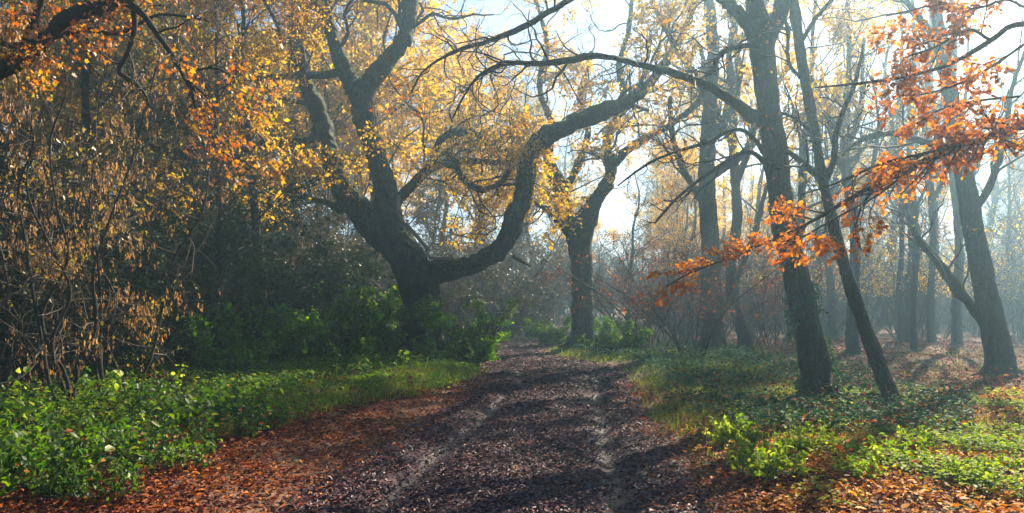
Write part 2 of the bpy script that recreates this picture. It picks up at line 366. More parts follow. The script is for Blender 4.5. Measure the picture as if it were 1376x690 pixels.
us = np.linspace(-1.12, 1.12, 96)
Yp, Up = np.meshgrid(ts, us, indexing='ij'); Xp = pathx(Yp) + Up * pathw(Yp) * (1 + .05 * noise2(Yp, Up * 0, 31, .2, .8) * np.abs(Up))
Zp, rut = path_h(Xp, Yp)
edge = np.clip((np.abs(Up) - .92) / .2, 0, 1)
Zp = Zp * (1 - edge) + (base_h(Xp, Yp) - .06) * edge
idx = np.arange(Yp.size).reshape(Yp.shape)
fq = np.stack([idx[:-1, :-1], idx[:-1, 1:], idx[1:, 1:], idx[1:, :-1]], -1).reshape(-1, 4)
pm = mesh('muddy_track', np.stack([Xp, Yp, Zp], -1).reshape(-1, 3), [fq], M['mud'], attrs={'rut': np.clip(rut, 0, 1).ravel()})
tag(put('muddy_track', pm), 'dark muddy forest track with wet wheel ruts', kind='structure')

# ------------------------------------------------------------------ trees
def joined_wood(name, stems, voxel, mat_, base, seed, amp=1.0):
    """one continuous piece of wood from overlapping stems [(n,4)]"""
    g = Geo()
    for s in stems:
        S = spline(s, max(12, len(s) * 5)); n0 = g.n; tubes(g, S[None, :, :3], S[None, :, 3], 16)
        g.add(S[0:1, :3], []); g.F.setdefault(3, []).append(np.array([[n0 + (k + 1) % 16, n0 + k, g.n - 1] for k in range(16)]))
    m = g.mesh(name + '_raw', None)
    # close the lower ends: the tubes start below ground or inside another stem, so cap them with an ngon fan
    o = bpy.data.objects.new('raw', m); SC.collection.objects.link(o)
    md = o.modifiers.new('r', 'REMESH'); md.mode = 'VOXEL'; md.voxel_size = voxel
    ms = o.modifiers.new('s', 'SMOOTH'); ms.iterations = 5; ms.factor = .6
    dg = bpy.context.evaluated_depsgraph_get(); ev = o.evaluated_get(dg)
    m2 = bpy.data.meshes.new_from_object(ev)
    bpy.data.objects.remove(o); bpy.data.meshes.remove(m)
    n = len(m2.vertices); co = np.empty(n * 3, dtype=np.float32); m2.vertices.foreach_get('co', co); co = co.reshape(-1, 3)
    no = np.empty(n * 3, dtype=np.float32); m2.vertex_normals.foreach_get('vector', no); no = no.reshape(-1, 3)
    d = .05 * noise3(co, seed, .9) + .028 * noise3(co, seed + 1, 2.6) + .014 * noise3(co * np.array([1, 1, .3]), seed + 2, 7)
    co = co + no * (d * amp)[:, None] - np.asarray(base, dtype=np.float32)
    m2.vertices.foreach_set('co', co.astype(np.float32).ravel())
    m2.polygons.foreach_set('use_smooth', np.ones(len(m2.polygons), dtype=bool)); m2.name = name
    m2.materials.clear(); m2.materials.append(mat_); m2.update()
    return m2
def limb_mesh(name, S, mat_, base, seed, sides=12, amp=1.0):
    g = np.random.default_rng(seed); L = np.linalg.norm(np.diff(S[:, :3], axis=0), axis=1).sum()
    n = int(max(16, min(90, L * 9))); Q = spline(S, n)
    r = Q[:, 3]
    Q[:, :3] += g.normal(size=(n, 3)) * r[:, None] * .10
    ph = g.uniform(0, 7, (4,)); a = np.linspace(0, 2 * np.pi, sides, endpoint=False); t = np.linspace(0, L, n)
    rr = r[:, None] * (1 + amp * (.10 * np.sin(a[None] * 2 + t[:, None] * 1.7 + ph[0]) + .08 * np.sin(a[None] * 3 - t[:, None] * 3.1 + ph[1]) + .09 * np.sin(t[:, None] * 4.3 + ph[2]) + .05 * g.normal(size=(n, sides))))
    for k in range(int(L * .9)):
        tk, ak, wd = g.uniform(.1, .9) * L, g.uniform(0, 6.28), r[int(n * .4)] * g.uniform(.5, 1.1) + .02
        rr = rr * (1 + amp * g.uniform(.12, .4) * np.exp(-((t[:, None] - tk) / wd) ** 2) * (.5 + .5 * np.cos(a[None] - ak)) ** 2)
    geo = Geo(); tubes(geo, Q[None, :, :3], rr[None], sides)
    return geo.mesh(name, mat_, base)
def traced(pts, d, k=.82):
    """rows (px, py, width px, extra depth) at depth d -> (n,4)"""
    out = []
    for p in pts:
        dd = d + (p[3] if len(p) > 3 else 0)
        w = p[2] if p[2] < 9 else max(min(p[2], 8), p[2] * k)
        out.append([*at(p[0], p[1], dd), w / 2 / F * dd])
    return np.array(out)
def crown(root, base, seed, seeds_P, seeds_r, spec):
    """branchwork and crown parts grown from the given paths"""
    g = np.random.default_rng(seed); wood = Geo(); P, r = seeds_P, seeds_r
    side = spec.get('side'); leafy = []
    for k, lv in enumerate(spec['levels']):
        P, r = spawn(g, P, r, lv['m'], lv.get('t', (.2, 1)), lv['L'], lv.get('ang', (35, 75)), lv.get('K', 6), lv.get('wig', .25), lv.get('up', .03), lv.get('rf', .55), lv.get('rmin', .003), side if k == 0 else None, lv.get('flat', 0))
        keep = P[:, -1, 2] > spec.get('zmin', .6)
        if 'zmax' in spec: keep &= P[:, 0, 2] < spec['zmax']
        P, r = P[keep], r[keep]
        tubes(wood, P, r, lv.get('sides', 3), cap=False)
        if lv.get('leaf'): leafy.append((P, lv['leaf']))
    w = put('branchwork', wood.mesh('branchwork', spec.get('wood', M['twig']), base), root)
    if spec.get('leafmat'):
        lg = Geo()
        for Pp, m in leafy:
            p, d = on_paths(g, Pp, m, .15, spec.get('jit', .04))
            keepn = noise3(p, seed + 50, spec.get('gapf', .35)) > spec.get('gap', -.35)
            p, d = p[keepn], d[keepn]
            leaves(lg, g, p, spec.get('size', .08), spec.get('tmpl', T_DIA), along=(d + g.normal(size=d.shape) * .6 + np.array([0, 0, spec.get('droop', -.3)])), nb=spec.get('nb'), nbw=spec.get('nbw', 0))
        put('crown', lg.mesh('crown', spec['leafmat'], base, smooth=False), root)
def as_paths(list_, K=14):
    P = np.stack([spline(s, K) for s in list_]); return P[:, :, :3], P[:, :, 3]
def built_tree(name, label, cat, base, trunk_stems, limbs, spec, barkm, voxel=.045, seed=1, amp=1.0, group=None, seed_from=None, limb_sides=12):
    root = empty(name, base); tag(root, label, cat, group)
    tb = trunk_stems[0]; zi = base[2]; kk = int(np.argmax(tb[:, 2] > zi)); rb = float(tb[kk, 3]); cb = np.array([base[0], base[1], zi]); gr = np.random.default_rng(seed + 77)
    cb[:2] = tb[kk, :2] * .5 + np.array(base[:2]) * .5
    a0 = gr.uniform(0, 6.28)
    for k in range(6):
        a = a0 + k * 1.05 + gr.uniform(-.25, .25); dv = np.array([math.cos(a), math.sin(a), 0]); q = rb * gr.uniform(.8, 1.25)
        trunk_stems = trunk_stems + [np.array([[*(cb + dv * rb * .25 + [0, 0, 2.2 * rb]), .45 * rb], [*(cb + dv * rb * .75 + [0, 0, .9 * rb]), .42 * rb], [*(cb + dv * q * 1.35 + [0, 0, .15 * rb]), .32 * rb], [*(cb + dv * q * 2.3 + [0, 0, -.25 * rb]), .2 * rb], [*(cb + dv * q * 3 + [0, 0, -.6 * rb]), .12 * rb]])]
    joins = [l[:max(3, len(l) // 3)].copy() for l in limbs if l[0, 3] > voxel * 1.6]
    for j in joins: j[-1, 3] *= .75
    put('trunk', joined_wood('trunk', trunk_stems + joins, voxel, barkm, base, seed, amp), root)
    for i, l in enumerate(limbs):
        put('limb', limb_mesh('limb', l, barkm, base, seed + 10 + i, limb_sides), root)
    P, r = as_paths(seed_from if seed_from is not None else limbs)
    for k, sp in enumerate(spec if isinstance(spec, list) else [spec]): crown(root, base, seed + 30 + k, P, r, sp)
    return root

# ---- the old pollarded oak beside the track
D0 = 22.9
oak_base = gpt((565 - CX) / F * D0, D0)
tr = traced([(566, 540, 112), (566, 500, 84), (567, 470, 70), (567, 430, 62), (566, 395, 66), (552, 358, 66), (532, 322, 60), (521, 295, 54), (518, 255, 42), (505, 205, 38), (488, 160, 36), (482, 125, 38)], D0, .77)
stump = traced([(540, 345, 50), (512, 312, 54), (484, 285, 50), (464, 255, 44), (450, 225, 36), (444, 205, 30, -.2)], D0, .75)
rootA = traced([(560, 470, 36), (540, 500, 30, -.3), (515, 530, 22, -.8)], D0); rootB = traced([(572, 470, 36), (600, 500, 28, -.3), (625, 525, 18, -.6)], D0)
limbs = [traced(x, D0, .75) for x in [
    [(556, 372, 40), (585, 366, 40), (618, 360, 37), (650, 350, 34), (678, 327, 34), (693, 290, 32), (704, 245, 32), (714, 208, 32), (734, 184, 31), (775, 165, 28), (820, 148, 27), (853, 130, 22), (880, 104, 17), (902, 72, 13), (925, 30, 10), (940, -30, 8)],
    [(486, 140, 30), (468, 105, 27), (452, 68, 26), (440, 25, 24), (430, -20, 21), (424, -80, 17), (430, -150, 12), (445, -220, 7)],
    [(484, 140, 30), (500, 106, 30), (525, 78, 28), (545, 45, 26), (552, 8, 24), (550, -50, 20), (565, -110, 14), (600, -180, 8)],
    [(450, 225, 30), (440, 190, 26, .4), (428, 155, 30, .8), (412, 110, 26, 1.), (399, 70, 26, 1.1), (404, 25, 24, 1.2), (416, -15, 20, 1.3), (410, -80, 15, 1.4), (380, -150, 9, 1.5)],
    [(430, 165, 16, .8), (418, 187, 14, .6), (385, 191, 14, .4), (350, 195, 15, .2), (315, 208, 16, .0), (283, 218, 14, -.2), (258, 214, 10, -.3), (235, 202, 8, -.4), (205, 200, 6, -.4)],
    [(460, 97, 13), (430, 101, 12), (385, 103, 11), (340, 106, 9), (300, 116, 7), (270, 120, 5)],
    [(462, 285, 12), (440, 273, 9), (415, 267, 7), (390, 263, 4)],
    [(528, 275, 18, .3), (545, 258, 17, .6), (566, 238, 16, .9), (590, 222, 14, 1.2), (625, 216, 11, 1.4), (665, 219, 9, 1.5), (700, 215, 6, 1.5)],
    [(570, 236, 12, .9), (585, 200, 11, 1.), (600, 182, 12, 1.1), (628, 176, 11, 1.2), (650, 187, 9, 1.2), (662, 205, 8, 1.2), (690, 200, 5, 1.2)],
    [(598, 205, 8, .2), (612, 222, 8, .2), (625, 243, 9, .2), (648, 256, 9, .2), (672, 246, 8, .3), (684, 232, 6, .3)],
    [(690, 345, 6), (702, 352, 5, -.3), (713, 358, 3, -.5)],
]]
sprouts = [traced(x, D0 - 1) for x in [[(545, 300, 4), (556, 312, 4), (570, 328, 4), (577, 345, 4), (600, 348, 3), (606, 346, 1.5)], [(536, 262, 4), (536, 290, 4), (560, 318, 4), (578, 336, 3)]]]
gold = dict(levels=[dict(m=9, L=(2.4, 5.6), ang=(40, 85), K=10, wig=.34, up=.03, rf=.36, sides=5, t=(.28, 1)),
                    dict(m=9, L=(.9, 2.3), K=7, wig=.34, up=.0, sides=4, rf=.5, leaf=3),
                    dict(m=7, L=(.4, 1.1), K=5, wig=.3, sides=3, rf=.5, rmin=.005, leaf=9)],
            wood=M['twig'], leafmat=M['gold_leaf'], size=.092, zmin=3.6, gap=.05, gapf=.3, jit=.035)
oak = built_tree('pollard_oak', 'old twisted pollard oak with a long low limb reaching over the track', 'tree', oak_base,
                 [tr, stump, rootA, rootB], limbs, gold, M['oak_bark'], .05, 100, seed_from=[limbs[0][8:]] + limbs[1:10])
for s in sprouts: put('dead_branch', limb_mesh('dead_branch', s, M['pale_twig'], oak_base, 5, 6), oak)

# ---- the second oak where the track bends
D1 = 30.5
b1 = gpt((784 - CX) / F * D1, D1)
tr = traced([(784, 500, 64), (784, 475, 48), (784, 450, 40), (783, 400, 37), (781, 350, 38), (779, 325, 42), (786, 300, 34), (792, 280, 28)], D1)
st = traced([(779, 340, 32), (768, 305, 28), (758, 270, 27), (748, 240, 24), (738, 220, 18)], D1)
limbs1 = [traced(x, D1) for x in [
    [(790, 300, 26), (797, 275, 24), (812, 252, 22), (822, 232, 18), (817, 205, 14), (818, 185, 14), (828, 160, 13), (838, 130, 11), (832, 90, 9), (845, 40, 7), (850, -20, 5)],
    [(818, 228, 14), (842, 202, 13), (870, 185, 12), (905, 165, 10), (940, 135, 8), (960, 90, 6)],
    [(770, 325, 9), (752, 302, 8, -.5), (738, 285, 7, -.8), (724, 276, 5, -1), (715, 270, 3, -1.2)],
    [(745, 245, 16), (735, 215, 13, .2), (742, 170, 11, .4), (725, 120, 9, .5), (735, 60, 7, .6), (720, 0, 5, .6)],
    [(757, 262, 12), (775, 225, 11, .4), (790, 180, 10, .6), (780, 130, 8, .8), (795, 70, 6, 1)],
]]
g1 = dict(gold); g1['zmin'] = 4.0; g1['gap'] = .3; g1['size'] = .11
built_tree('knotty_oak', 'stout oak with a broken crown on the inside of the track bend', 'tree', b1, [tr, st], limbs1, g1, M['oak_bark'], .055, 200)

# ---- right-hand tree with the arching limb
D2 = 12.6
b2 = gpt((1101 - CX) / F * D2, D2)
tr = traced([(1106, 585, 84), (1103, 548, 62), (1098, 520, 52), (1093, 480, 47), (1083, 430, 43), (1068, 365, 41), (1054, 305, 40), (1046, 240, 37), (1038, 180, 38), (1030, 120, 36), (1025, 70, 40), (1022, 35, 50)], D2)
limbs2 = [traced(x, D2) for x in [
    [(1026, 60, 30), (1005, 32, 20), (985, 12, 17), (960, -10, 16), (925, -50, 13, .3), (880, -120, 9, .6), (830, -180, 5, .8)],
    [(1024, 50, 36), (1014, 5, 28), (1004, -50, 24), (1012, -120, 18), (1000, -200, 11), (1015, -290, 5)],
    [(1030, 50, 34), (1048, 18, 24), (1066, -20, 21), (1090, -80, 16), (1130, -150, 10), (1150, -230, 5)],
    [(1046, 190, 22), (1025, 168, 18), (1003, 150, 17), (975, 130, 15), (940, 111, 13, -.2), (900, 98, 12, -.3), (860, 87, 11, -.4), (825, 78, 10, -.5), (795, 75, 10, -.5), (760, 82, 8, -.6), (722, 86, 7, -.7), (690, 85, 6, -.8), (660, 92, 5, -.8), (640, 106, 4, -.8), (622, 132, 3, -.8), (608, 160, 2, -.8)],
    [(1030, 66, 9), (1005, 62, 8, -.2), (980, 66, 7, -.3), (963, 80, 5, -.4), (957, 98, 3, -.4)],
    [(1045, 232, 8), (1000, 176, 5, -.6), (950, 192, 5, -.8), (905, 205, 4, -1), (868, 222, 3, -1.2), (830, 250, 2, -1.3)],
    [(1048, 250, 8), (1010, 205, 6, .5), (960, 228, 5, 1.), (915, 262, 4, 1.5), (880, 300, 3, 2)],
]]
tw2 = dict(levels=[dict(m=9, L=(.7, 1.9), ang=(35, 80), K=8, wig=.34, up=.0, rf=.5, sides=4, t=(.25, 1), leaf=1),
                   dict(m=5, L=(.35, .9), K=6, wig=.35, sides=3, rf=.5, leaf=2),
                   dict(m=3, L=(.12, .35), K=4, wig=.3, sides=3, rf=.6, rmin=.002, leaf=1)],
           wood=M['dark_twig'], leafmat=M['amber_leaf'], size=.06, zmin=2.2, gap=.2, gapf=.4, tmpl=T_OVAL)
limbs2.append(traced([(962, -8, 13), (900, -50, 11, .1), (830, -40, 9, .2), (765, 0, 8, .3), (700, 38, 7, .4), (655, 56, 6, .5), (610, 70, 5, .6), (570, 95, 3, .7), (550, 130, 2, .8)], D2))
built_tree('forked_tree', 'tall dark forked tree with ivy at its foot and one arching limb over the track', 'tree', b2, [tr], limbs2, tw2, M['ash_bark'], .035, 300, amp=.45, seed_from=limbs2 + [limbs2[3][6:], limbs2[3][8:], limbs2[7][3:]])

ft = bpy.data.objects['forked_tree']; g_ = np.random.default_rng(333); S_ = spline(tr, 60); S_ = S_[(S_[:, 2] > .05) & (S_[:, 2] < 2.7)]
i_ = (g_.uniform(size=2600) ** 1.5 * (len(S_) - 1)).astype(int); a_ = g_.uniform(0, 6.28, 2600); dv_ = np.stack([np.cos(a_), np.sin(a_), a_ * 0], -1)
p_ = S_[i_, :3] + dv_ * (S_[i_, 3] * g_.uniform(1.0, 1.35, 2600) + .02)[:, None]; p_[:, 2] += g_.normal(size=2600) * .05; k_ = noise3(p_, 334, 1.1) > -.1
lg = Geo(); leaves(lg, g_, p_[k_], .05, T_OVAL, along=dv_[k_] * .6 + np.array([0, 0, -.6])); put('ivy', lg.mesh('ivy', M['ivy_leaf'], b2, smooth=False), ft)
# ---- leaning slim tree
D3 = 11.9
b3 = gpt((1206 - CX) / F * D3, D3)
tr = traced([(1218, 590, 34), (1206, 555, 30), (1186, 505, 25), (1166, 450, 22), (1146, 395, 20), (1128, 335, 18), (1117, 290, 18), (1105, 240, 17), (1097, 190, 17), (1085, 125, 16), (1075, 65, 16), (1068, 10, 15), (1062, -60, 12), (1070, -140, 8), (1060, -230, 4)], D3)
limbs3 = [traced(x, D3) for x in [
    [(1108, 250, 9), (1120, 215, 8), (1124, 180, 8), (1132, 150, 6), (1150, 110, 5), (1160, 60, 3)],
    [(1106, 245, 9), (1082, 222, 8), (1060, 205, 6), (1040, 198, 4)],
    [(1082, 110, 6), (1060, 85, 5), (1058, 40, 4), (1045, -10, 3)],
    [(1098, 195, 6), (1090, 178, 5), (1070, 160, 4), (1050, 152, 3)],
    [(1075, 60, 7), (1100, 20, 5), (1140, -20, 4), (1190, -50, 3)]]]
tw3 = dict(tw2); tw3['levels'] = [dict(m=7, L=(.6, 1.6), ang=(35, 70), K=8, wig=.3, up=.03, rf=.5, sides=4, leaf=1), dict(m=5, L=(.3, .8), K=6, wig=.3, sides=3, leaf=1)]
tw3['gap'] = .3
built_tree('leaning_tree', 'slim bare tree leaning left, its foot in the sunlit leaves', 'tree', b3, [tr], limbs3, tw3, M['ash_bark'], .028, 400, amp=.3, seed_from=limbs3 + [tr[8:]])

# ---- hazy trees further right and behind
def px_tree(name, label, d, pts, limbs, spec, seed, voxel=.045, amp=.6, group=None, bark='ash_bark'):
    tr = traced(pts, d); b = gpt((pts[1][0] - CX) / F * d, d)
    L = [traced(x, d) for x in limbs]
    return built_tree(name, label, 'tree', b, [tr], L, spec, M[bark], voxel, seed, amp, group, seed_from=L + [tr[len(tr) // 2:]])
thin = dict(levels=[dict(m=8, L=(1.5, 3.6), ang=(30, 65), K=8, wig=.25, up=.07, rf=.45, sides=4, t=(.15, 1)),
                    dict(m=6, L=(.7, 1.7), K=6, wig=.28, up=.03, sides=3, leaf=1),
                    dict(m=4, L=(.3, .8), K=4, wig=.25, sides=3, rmin=.004, leaf=1)],
            wood=M['twig'], leafmat=M['gold_leaf'], size=.08, zmin=3.2, gap=.15, gapf=.3)
px_tree('misty_tree', 'thick hazy tree in the sunbeams near the right edge with a low slanting limb', 17.5,
        [(1352, 545, 66), (1347, 515, 50), (1341, 470, 40), (1327, 400, 36), (1312, 330, 32), (1299, 255, 28), (1286, 175, 26), (1272, 105, 24), (1262, 40, 22), (1255, -40, 19), (1262, -120, 13), (1250, -200, 6)],
        [[(1338, 455, 16), (1310, 418, 15, .3), (1290, 392, 15, .5), (1268, 362, 14, .7), (1248, 338, 11, .9), (1232, 318, 8, 1), (1222, 290, 5, 1.1)],
         [(1305, 290, 12), (1330, 250, 10), (1350, 190, 8), (1360, 120, 6), (1385, 50, 4)],
         [(1290, 205, 11), (1240, 190, 10), (1200, 180, 9), (1165, 185, 7), (1140, 200, 4)],
         [(1262, 60, 10), (1225, 10, 8), (1180, -40, 6), (1150, -110, 4)]], thin, 500)
sp_ = dict(thin); sp_['levels'] = [dict(x) for x in thin['levels']]; sp_['gap'] = .05; sp_['levels'][1]['leaf'] = 4; sp_['levels'][2]['leaf'] = 10; sp_['zmin'] = 6.5  # denser high crown for two trees, filled out to shade the track
px_tree('mossy_tree', 'wide mossy trunk among ivy between the track and the dark forked tree', 27.5,
        [(960, 500, 70), (959, 478, 50), (958, 450, 40), (957, 400, 34), (955, 340, 30), (951, 270, 28), (950, 200, 26), (955, 130, 22), (958, 60, 20), (952, -20, 16), (960, -110, 8)],
        [[(955, 190, 16), (975, 160, 14), (982, 120, 12), (980, 70, 10), (990, 10, 6)], [(951, 280, 12), (925, 240, 10), (905, 190, 8), (900, 130, 6)],
         [(955, 140, 12), (930, 95, 10), (905, 60, 8), (880, 10, 5)], [(952, 240, 12), (1000, 205, 10), (1020, 150, 8), (1060, 90, 5)]], sp_, 520)
px_tree('bowed_tree', 'dark bowed trunk just right of the wide mossy trunk', 29.0,
        [(1002, 480, 28), (1000, 455, 22), (992, 425, 20), (984, 392, 20), (982, 350, 18), (990, 300, 17), (988, 240, 16), (984, 180, 14), (992, 100, 11), (985, 20, 8), (990, -60, 4)],
        [[(985, 385, 10), (1000, 350, 9), (1015, 310, 7), (1030, 250, 5)], [(988, 250, 9), (1010, 190, 8), (1025, 110, 6)], [(986, 200, 9), (960, 140, 7), (940, 60, 5)], [(990, 60, 9), (1030, 0, 8), (1070, -90, 6)], [(986, 30, 9), (960, -50, 8), (930, -120, 6)]], sp_, 540, bark='dark_bark')
for i, (x, y, w, topx, nm, lab) in enumerate([
        (1147, 481, 20, 1135, 'shaded_tree', 'dark upright trunk behind the slim leaning tree'),
        (1229, 473, 11, 1222, 'slender_tree', 'thin dark trunk alone on the pale leafy clearing'),
        (1252, 463, 13, 1246, 'slender_tree', 'faint blue trunk between the thin dark trunk and the paired far trunk'),
        (1287, 468, 17, 1276, 'slender_tree', 'far trunk left of the thick hazy tree in the beams'),
        (1210, 462, 9, 1206, 'slender_tree', 'narrowest far trunk at the left end of the pale clearing')]):
    d = EYE * F / (y - HY) * .98
    px_tree(nm, lab, d, [(x + 2, y + 25, w * 1.6), (x, y, w * 1.15), (x - 2, y - 60, w * .9), (x + 2, y - 150, w * .8), (topx, y - 280, w * .7), (topx + 6, y - 400, w * .5), (topx, y - 560, w * .2)],
            [[(x, y - 190, w * .4), (x + 22, y - 240, w * .35), (x + 35, y - 320, w * .25)], [(x, y - 230, w * .4), (x - 25, y - 280, w * .35), (x - 38, y - 370, w * .2)], [(topx, y - 270, w * .4), (topx + 20, y - 330, w * .3), (topx + 26, y - 430, w * .15)]],
            thin, 560 + i * 7, voxel=.05)

# ---- overhanging oak, its trunk outside the frame on the left
D4 = 8.6
b4 = gpt(-9.4, 8.9)
tr4 = np.array([[-9.4, 8.9, -.4, .42], [-9.4, 8.9, .6, .33], [-9.3, 8.85, 2.2, .28], [-9.0, 8.8, 3.6, .26], [-8.9, 8.9, 5.2, .22], [-9.0, 9.0, 7.0, .16], [-8.8, 9.0, 9.0, .08]])
lead = np.array([[-9.1, 8.8, 3.2, .17], [-8.0, 8.7, 3.75, .15], [-6.9, 8.6, 4.1, .135]])
L4 = [np.vstack([lead, traced(x, D4)]) for x in [[(0, 92, 30), (40, 72, 26), (72, 40, 22), (105, 18, 22), (150, 5, 24), (185, -15, 20), (230, -45, 16), (290, -70, 12), (350, -90, 8)]]]
L4 += [traced(x, D4) for x in [
    [(165, 0, 14), (190, 18, 8, -.1), (212, 48, 7, -.2), (235, 80, 7, -.2), (248, 104, 6, -.2), (258, 122, 5, -.2), (262, 145, 3, -.2)],
    [(178, 4, 8), (181, 35, 7), (174, 68, 6), (160, 96, 6), (180, 110, 5), (196, 128, 3), (200, 142, 2)],
    [(235, 80, 5, -.2), (260, 94, 4, 0), (290, 92, 3, .1), (325, 110, 2, .2)],
    [(250, 105, 4, -.2), (275, 128, 3, -.2), (290, 150, 2, -.2)],
    [(30, 78, 16), (35, 50, 12), (50, 18, 10), (58, -15, 8), (40, -60, 6)],
    [(60, 55, 9), (110, 40, 7, .3), (160, 45, 5, .5), (215, 20, 4, .6), (280, 28, 3, .7)],
    [(-40, 105, 14), (-10, 60, 10, -.3), (20, 62, 7, -.4), (60, 50, 5, -.5)]]]
am = dict(levels=[dict(m=6, L=(.5, 1.3), ang=(30, 80), K=7, wig=.35, up=-.01, rf=.5, sides=4, t=(.25, 1), leaf=1),
                  dict(m=5, L=(.25, .7), K=5, wig=.35, sides=3, leaf=3), dict(m=5, L=(.1, .3), K=4, wig=.3, sides=3, rmin=.0018, leaf=3)],
          wood=M['dark_twig'], leafmat=M['amber_leaf'], size=.052, zmin=2.6, gap=.1, gapf=.6, tmpl=T_LOBE)
am_top = dict(am); am_top['zmin'] = 4.6; am_top['gap'] = -.6
over = [np.array(x) for x in [  # unseen overhead limbs and crown, added to keep sky light off the track
    [(-9.0, 9.0, 6.6, .13), (-6.5, 8.0, 7.6, .11), (-3.5, 7.0, 8.2, .09), (-.5, 6.5, 8.9, .06), (1.6, 6.2, 9.6, .03)],
    [(-8.9, 8.9, 5.6, .13), (-6.5, 6.0, 6.8, .11), (-4.0, 3.0, 7.6, .08), (-1.5, .5, 8.2, .05), (.5, -1.5, 8.8, .03)],
    [(-8.9, 8.9, 5.2, .12), (-8.2, 5.5, 6.0, .10), (-7.0, 2.5, 6.6, .07), (-5.8, -1.0, 7.2, .04)],
    [(-8.8, 9.0, 8.2, .10), (-6.0, 9.6, 9.4, .08), (-3.0, 9.8, 10.2, .06), (-.3, 9.6, 10.8, .03)]]]
L4 += over
L4_low = L4[:-4]
ov = dict(gold); ov['zmin'] = 6.6; ov['leafmat'] = M['amber_leaf']; ov['gap'] = -.1
built_tree('overhanging_oak', 'dark bough with orange leaves reaching in at the upper left corner', 'tree', b4, [tr4], L4, [am], M['dark_bark'], .04, 700, amp=.5, seed_from=L4_low)
P_, r_ = as_paths(over); crown(bpy.data.objects['overhanging_oak'], b4, 760, P_, r_, ov)

# ---- copper beech, its trunk outside the frame on the right
D5 = 6.9
b5 = gpt(6.3, 6.6)
tr5 = np.array([[6.3, 6.6, -.3, .28], [6.3, 6.6, .5, .21], [6.35, 6.6, 2.2, .18], [6.2, 6.6, 3.8, .15], [6.25, 6.6, 6.0, .10], [6.2, 6.5, 8.2, .04]])
def beech_bough(start, x): return np.vstack([np.array(start), traced(x, D5)])
L5 = [beech_bough([[6.25, 6.6, 3.0, .04], [5.6, 6.7, 3.28, .034]], [(1376, 172, 8), (1335, 182, 8), (1290, 196, 7, .1), (1245, 215, 7, .2), (1195, 240, 6, .4), (1150, 262, 5, .6), (1105, 290, 5, .8), (1050, 318, 4, 1.1), (990, 343, 3, 1.4), (930, 366, 2.5, 1.7), (895, 385, 2, 2.)]),
      beech_bough([[6.2, 6.6, 3.9, .04], [5.6, 6.6, 4.15, .032]], [(1376, 32, 8), (1335, 52, 7), (1290, 80, 6), (1240, 98, 5, .1), (1190, 108, 4, .2), (1140, 114, 3, .3), (1095, 118, 2, .4)])]
L5 += [traced(x, D5) for x in [
    [(1290, 195, 5), (1235, 208, 4, -.1), (1180, 222, 3.5, -.2), (1120, 248, 3, -.3), (1075, 262, 2, -.3)],
    [(1230, 222, 4), (1180, 262, 3.5, -.1), (1120, 295, 3, -.2), (1060, 330, 2, -.2)],
    [(1330, 54, 4), (1300, 40, 3.5), (1260, 62, 3), (1215, 78, 2.5)],
    [(1376, 60, 4), (1340, 85, 4), (1300, 108, 3), (1250, 125, 2.5), (1200, 130, 2)],
    [(1180, 242, 4), (1155, 285, 3, .3), (1150, 320, 2, .5), (1165, 345, 1.5, .6)],
    [(1370, 130, 3), (1320, 135, 3, .3), (1270, 145, 2, .5), (1235, 165, 2, .6)],
    [(1376, 10, 4), (1350, 0, 3, .2), (1310, 12, 3, .3), (1270, 5, 2, .4), (1190, 22, 2, .5)]]]
be = dict(levels=[dict(m=14, L=(.18, .8), ang=(20, 60), K=7, wig=.16, up=-.01, rf=.6, sides=3, t=(.12, 1), leaf=8, flat=.65),
                  dict(m=6, L=(.1, .32), ang=(25, 65), K=4, wig=.15, sides=3, rmin=.0013, leaf=7, flat=.7)],
          wood=M['dark_twig'], leafmat=M['beech_leaf'], size=.044, zmin=1.6, gap=-.75, gapf=.7, tmpl=T_OVAL, nb=(0, 0, 1), nbw=.35, droop=-.35, jit=.015)
built_tree('copper_beech', 'drooping branches of copper orange leaves reaching in from the right edge', 'tree', b5, [tr5], L5, be, M['dark_bark'], .035, 800, amp=.3, seed_from=L5[:1] + [L5[0][2:7], L5[0][1:5], L5[0][7:]] + L5[2:6] + L5[7:])

# ------------------------------------------------------------------ background wood: prototypes and copies
def stem_path(g, h, r, lean, n=7, wig=.25):
    z = np.linspace(-.3, h, n); x = np.cumsum(g.normal(size=n) * wig) ; y = np.cumsum(g.normal(size=n) * wig)
    x -= x[0]; y -= y[0]
    return np.stack([x + lean[0] * z, y + lean[1] * z, z, r * np.linspace(1, .2, n) * np.where(z < 0, 1.5, 1)], -1)
def proto_tree(name, seed, h, r, leafm, spec_over):
    g = np.random.default_rng(seed); root = empty(name, (0, 0, 0))
    t = stem_path(g, h, r, (g.normal() * .03, g.normal() * .03))
    tg = limb_mesh('trunk', t, M['ash_bark'], (0, 0, 0), seed, 10); put('trunk', tg, root)
    K = 12; T = spline(t, K)[None]
    wood = Geo()
    spec = dict(levels=[dict(m=16, L=(h * .22, h * .42), ang=(30, 62), K=8, wig=.22, up=.10, rf=.45, sides=4, t=(.25, .98)),
                        dict(m=8, L=(h * .08, h * .18), K=6, wig=.28, up=.03, sides=3, leaf=4),
                        dict(m=8, L=(.5, 1.4), K=4, wig=.25, sides=3, rmin=.007, leaf=13)],
                wood=M['twig'], leafmat=leafm, size=.13, zmin=5.0, gap=-.3, gapf=.25, jit=.06)
    spec.update(spec_over); crown(root, (0, 0, 0), seed + 3, T[:, :, :3], T[:, :, 3], spec)
    return root
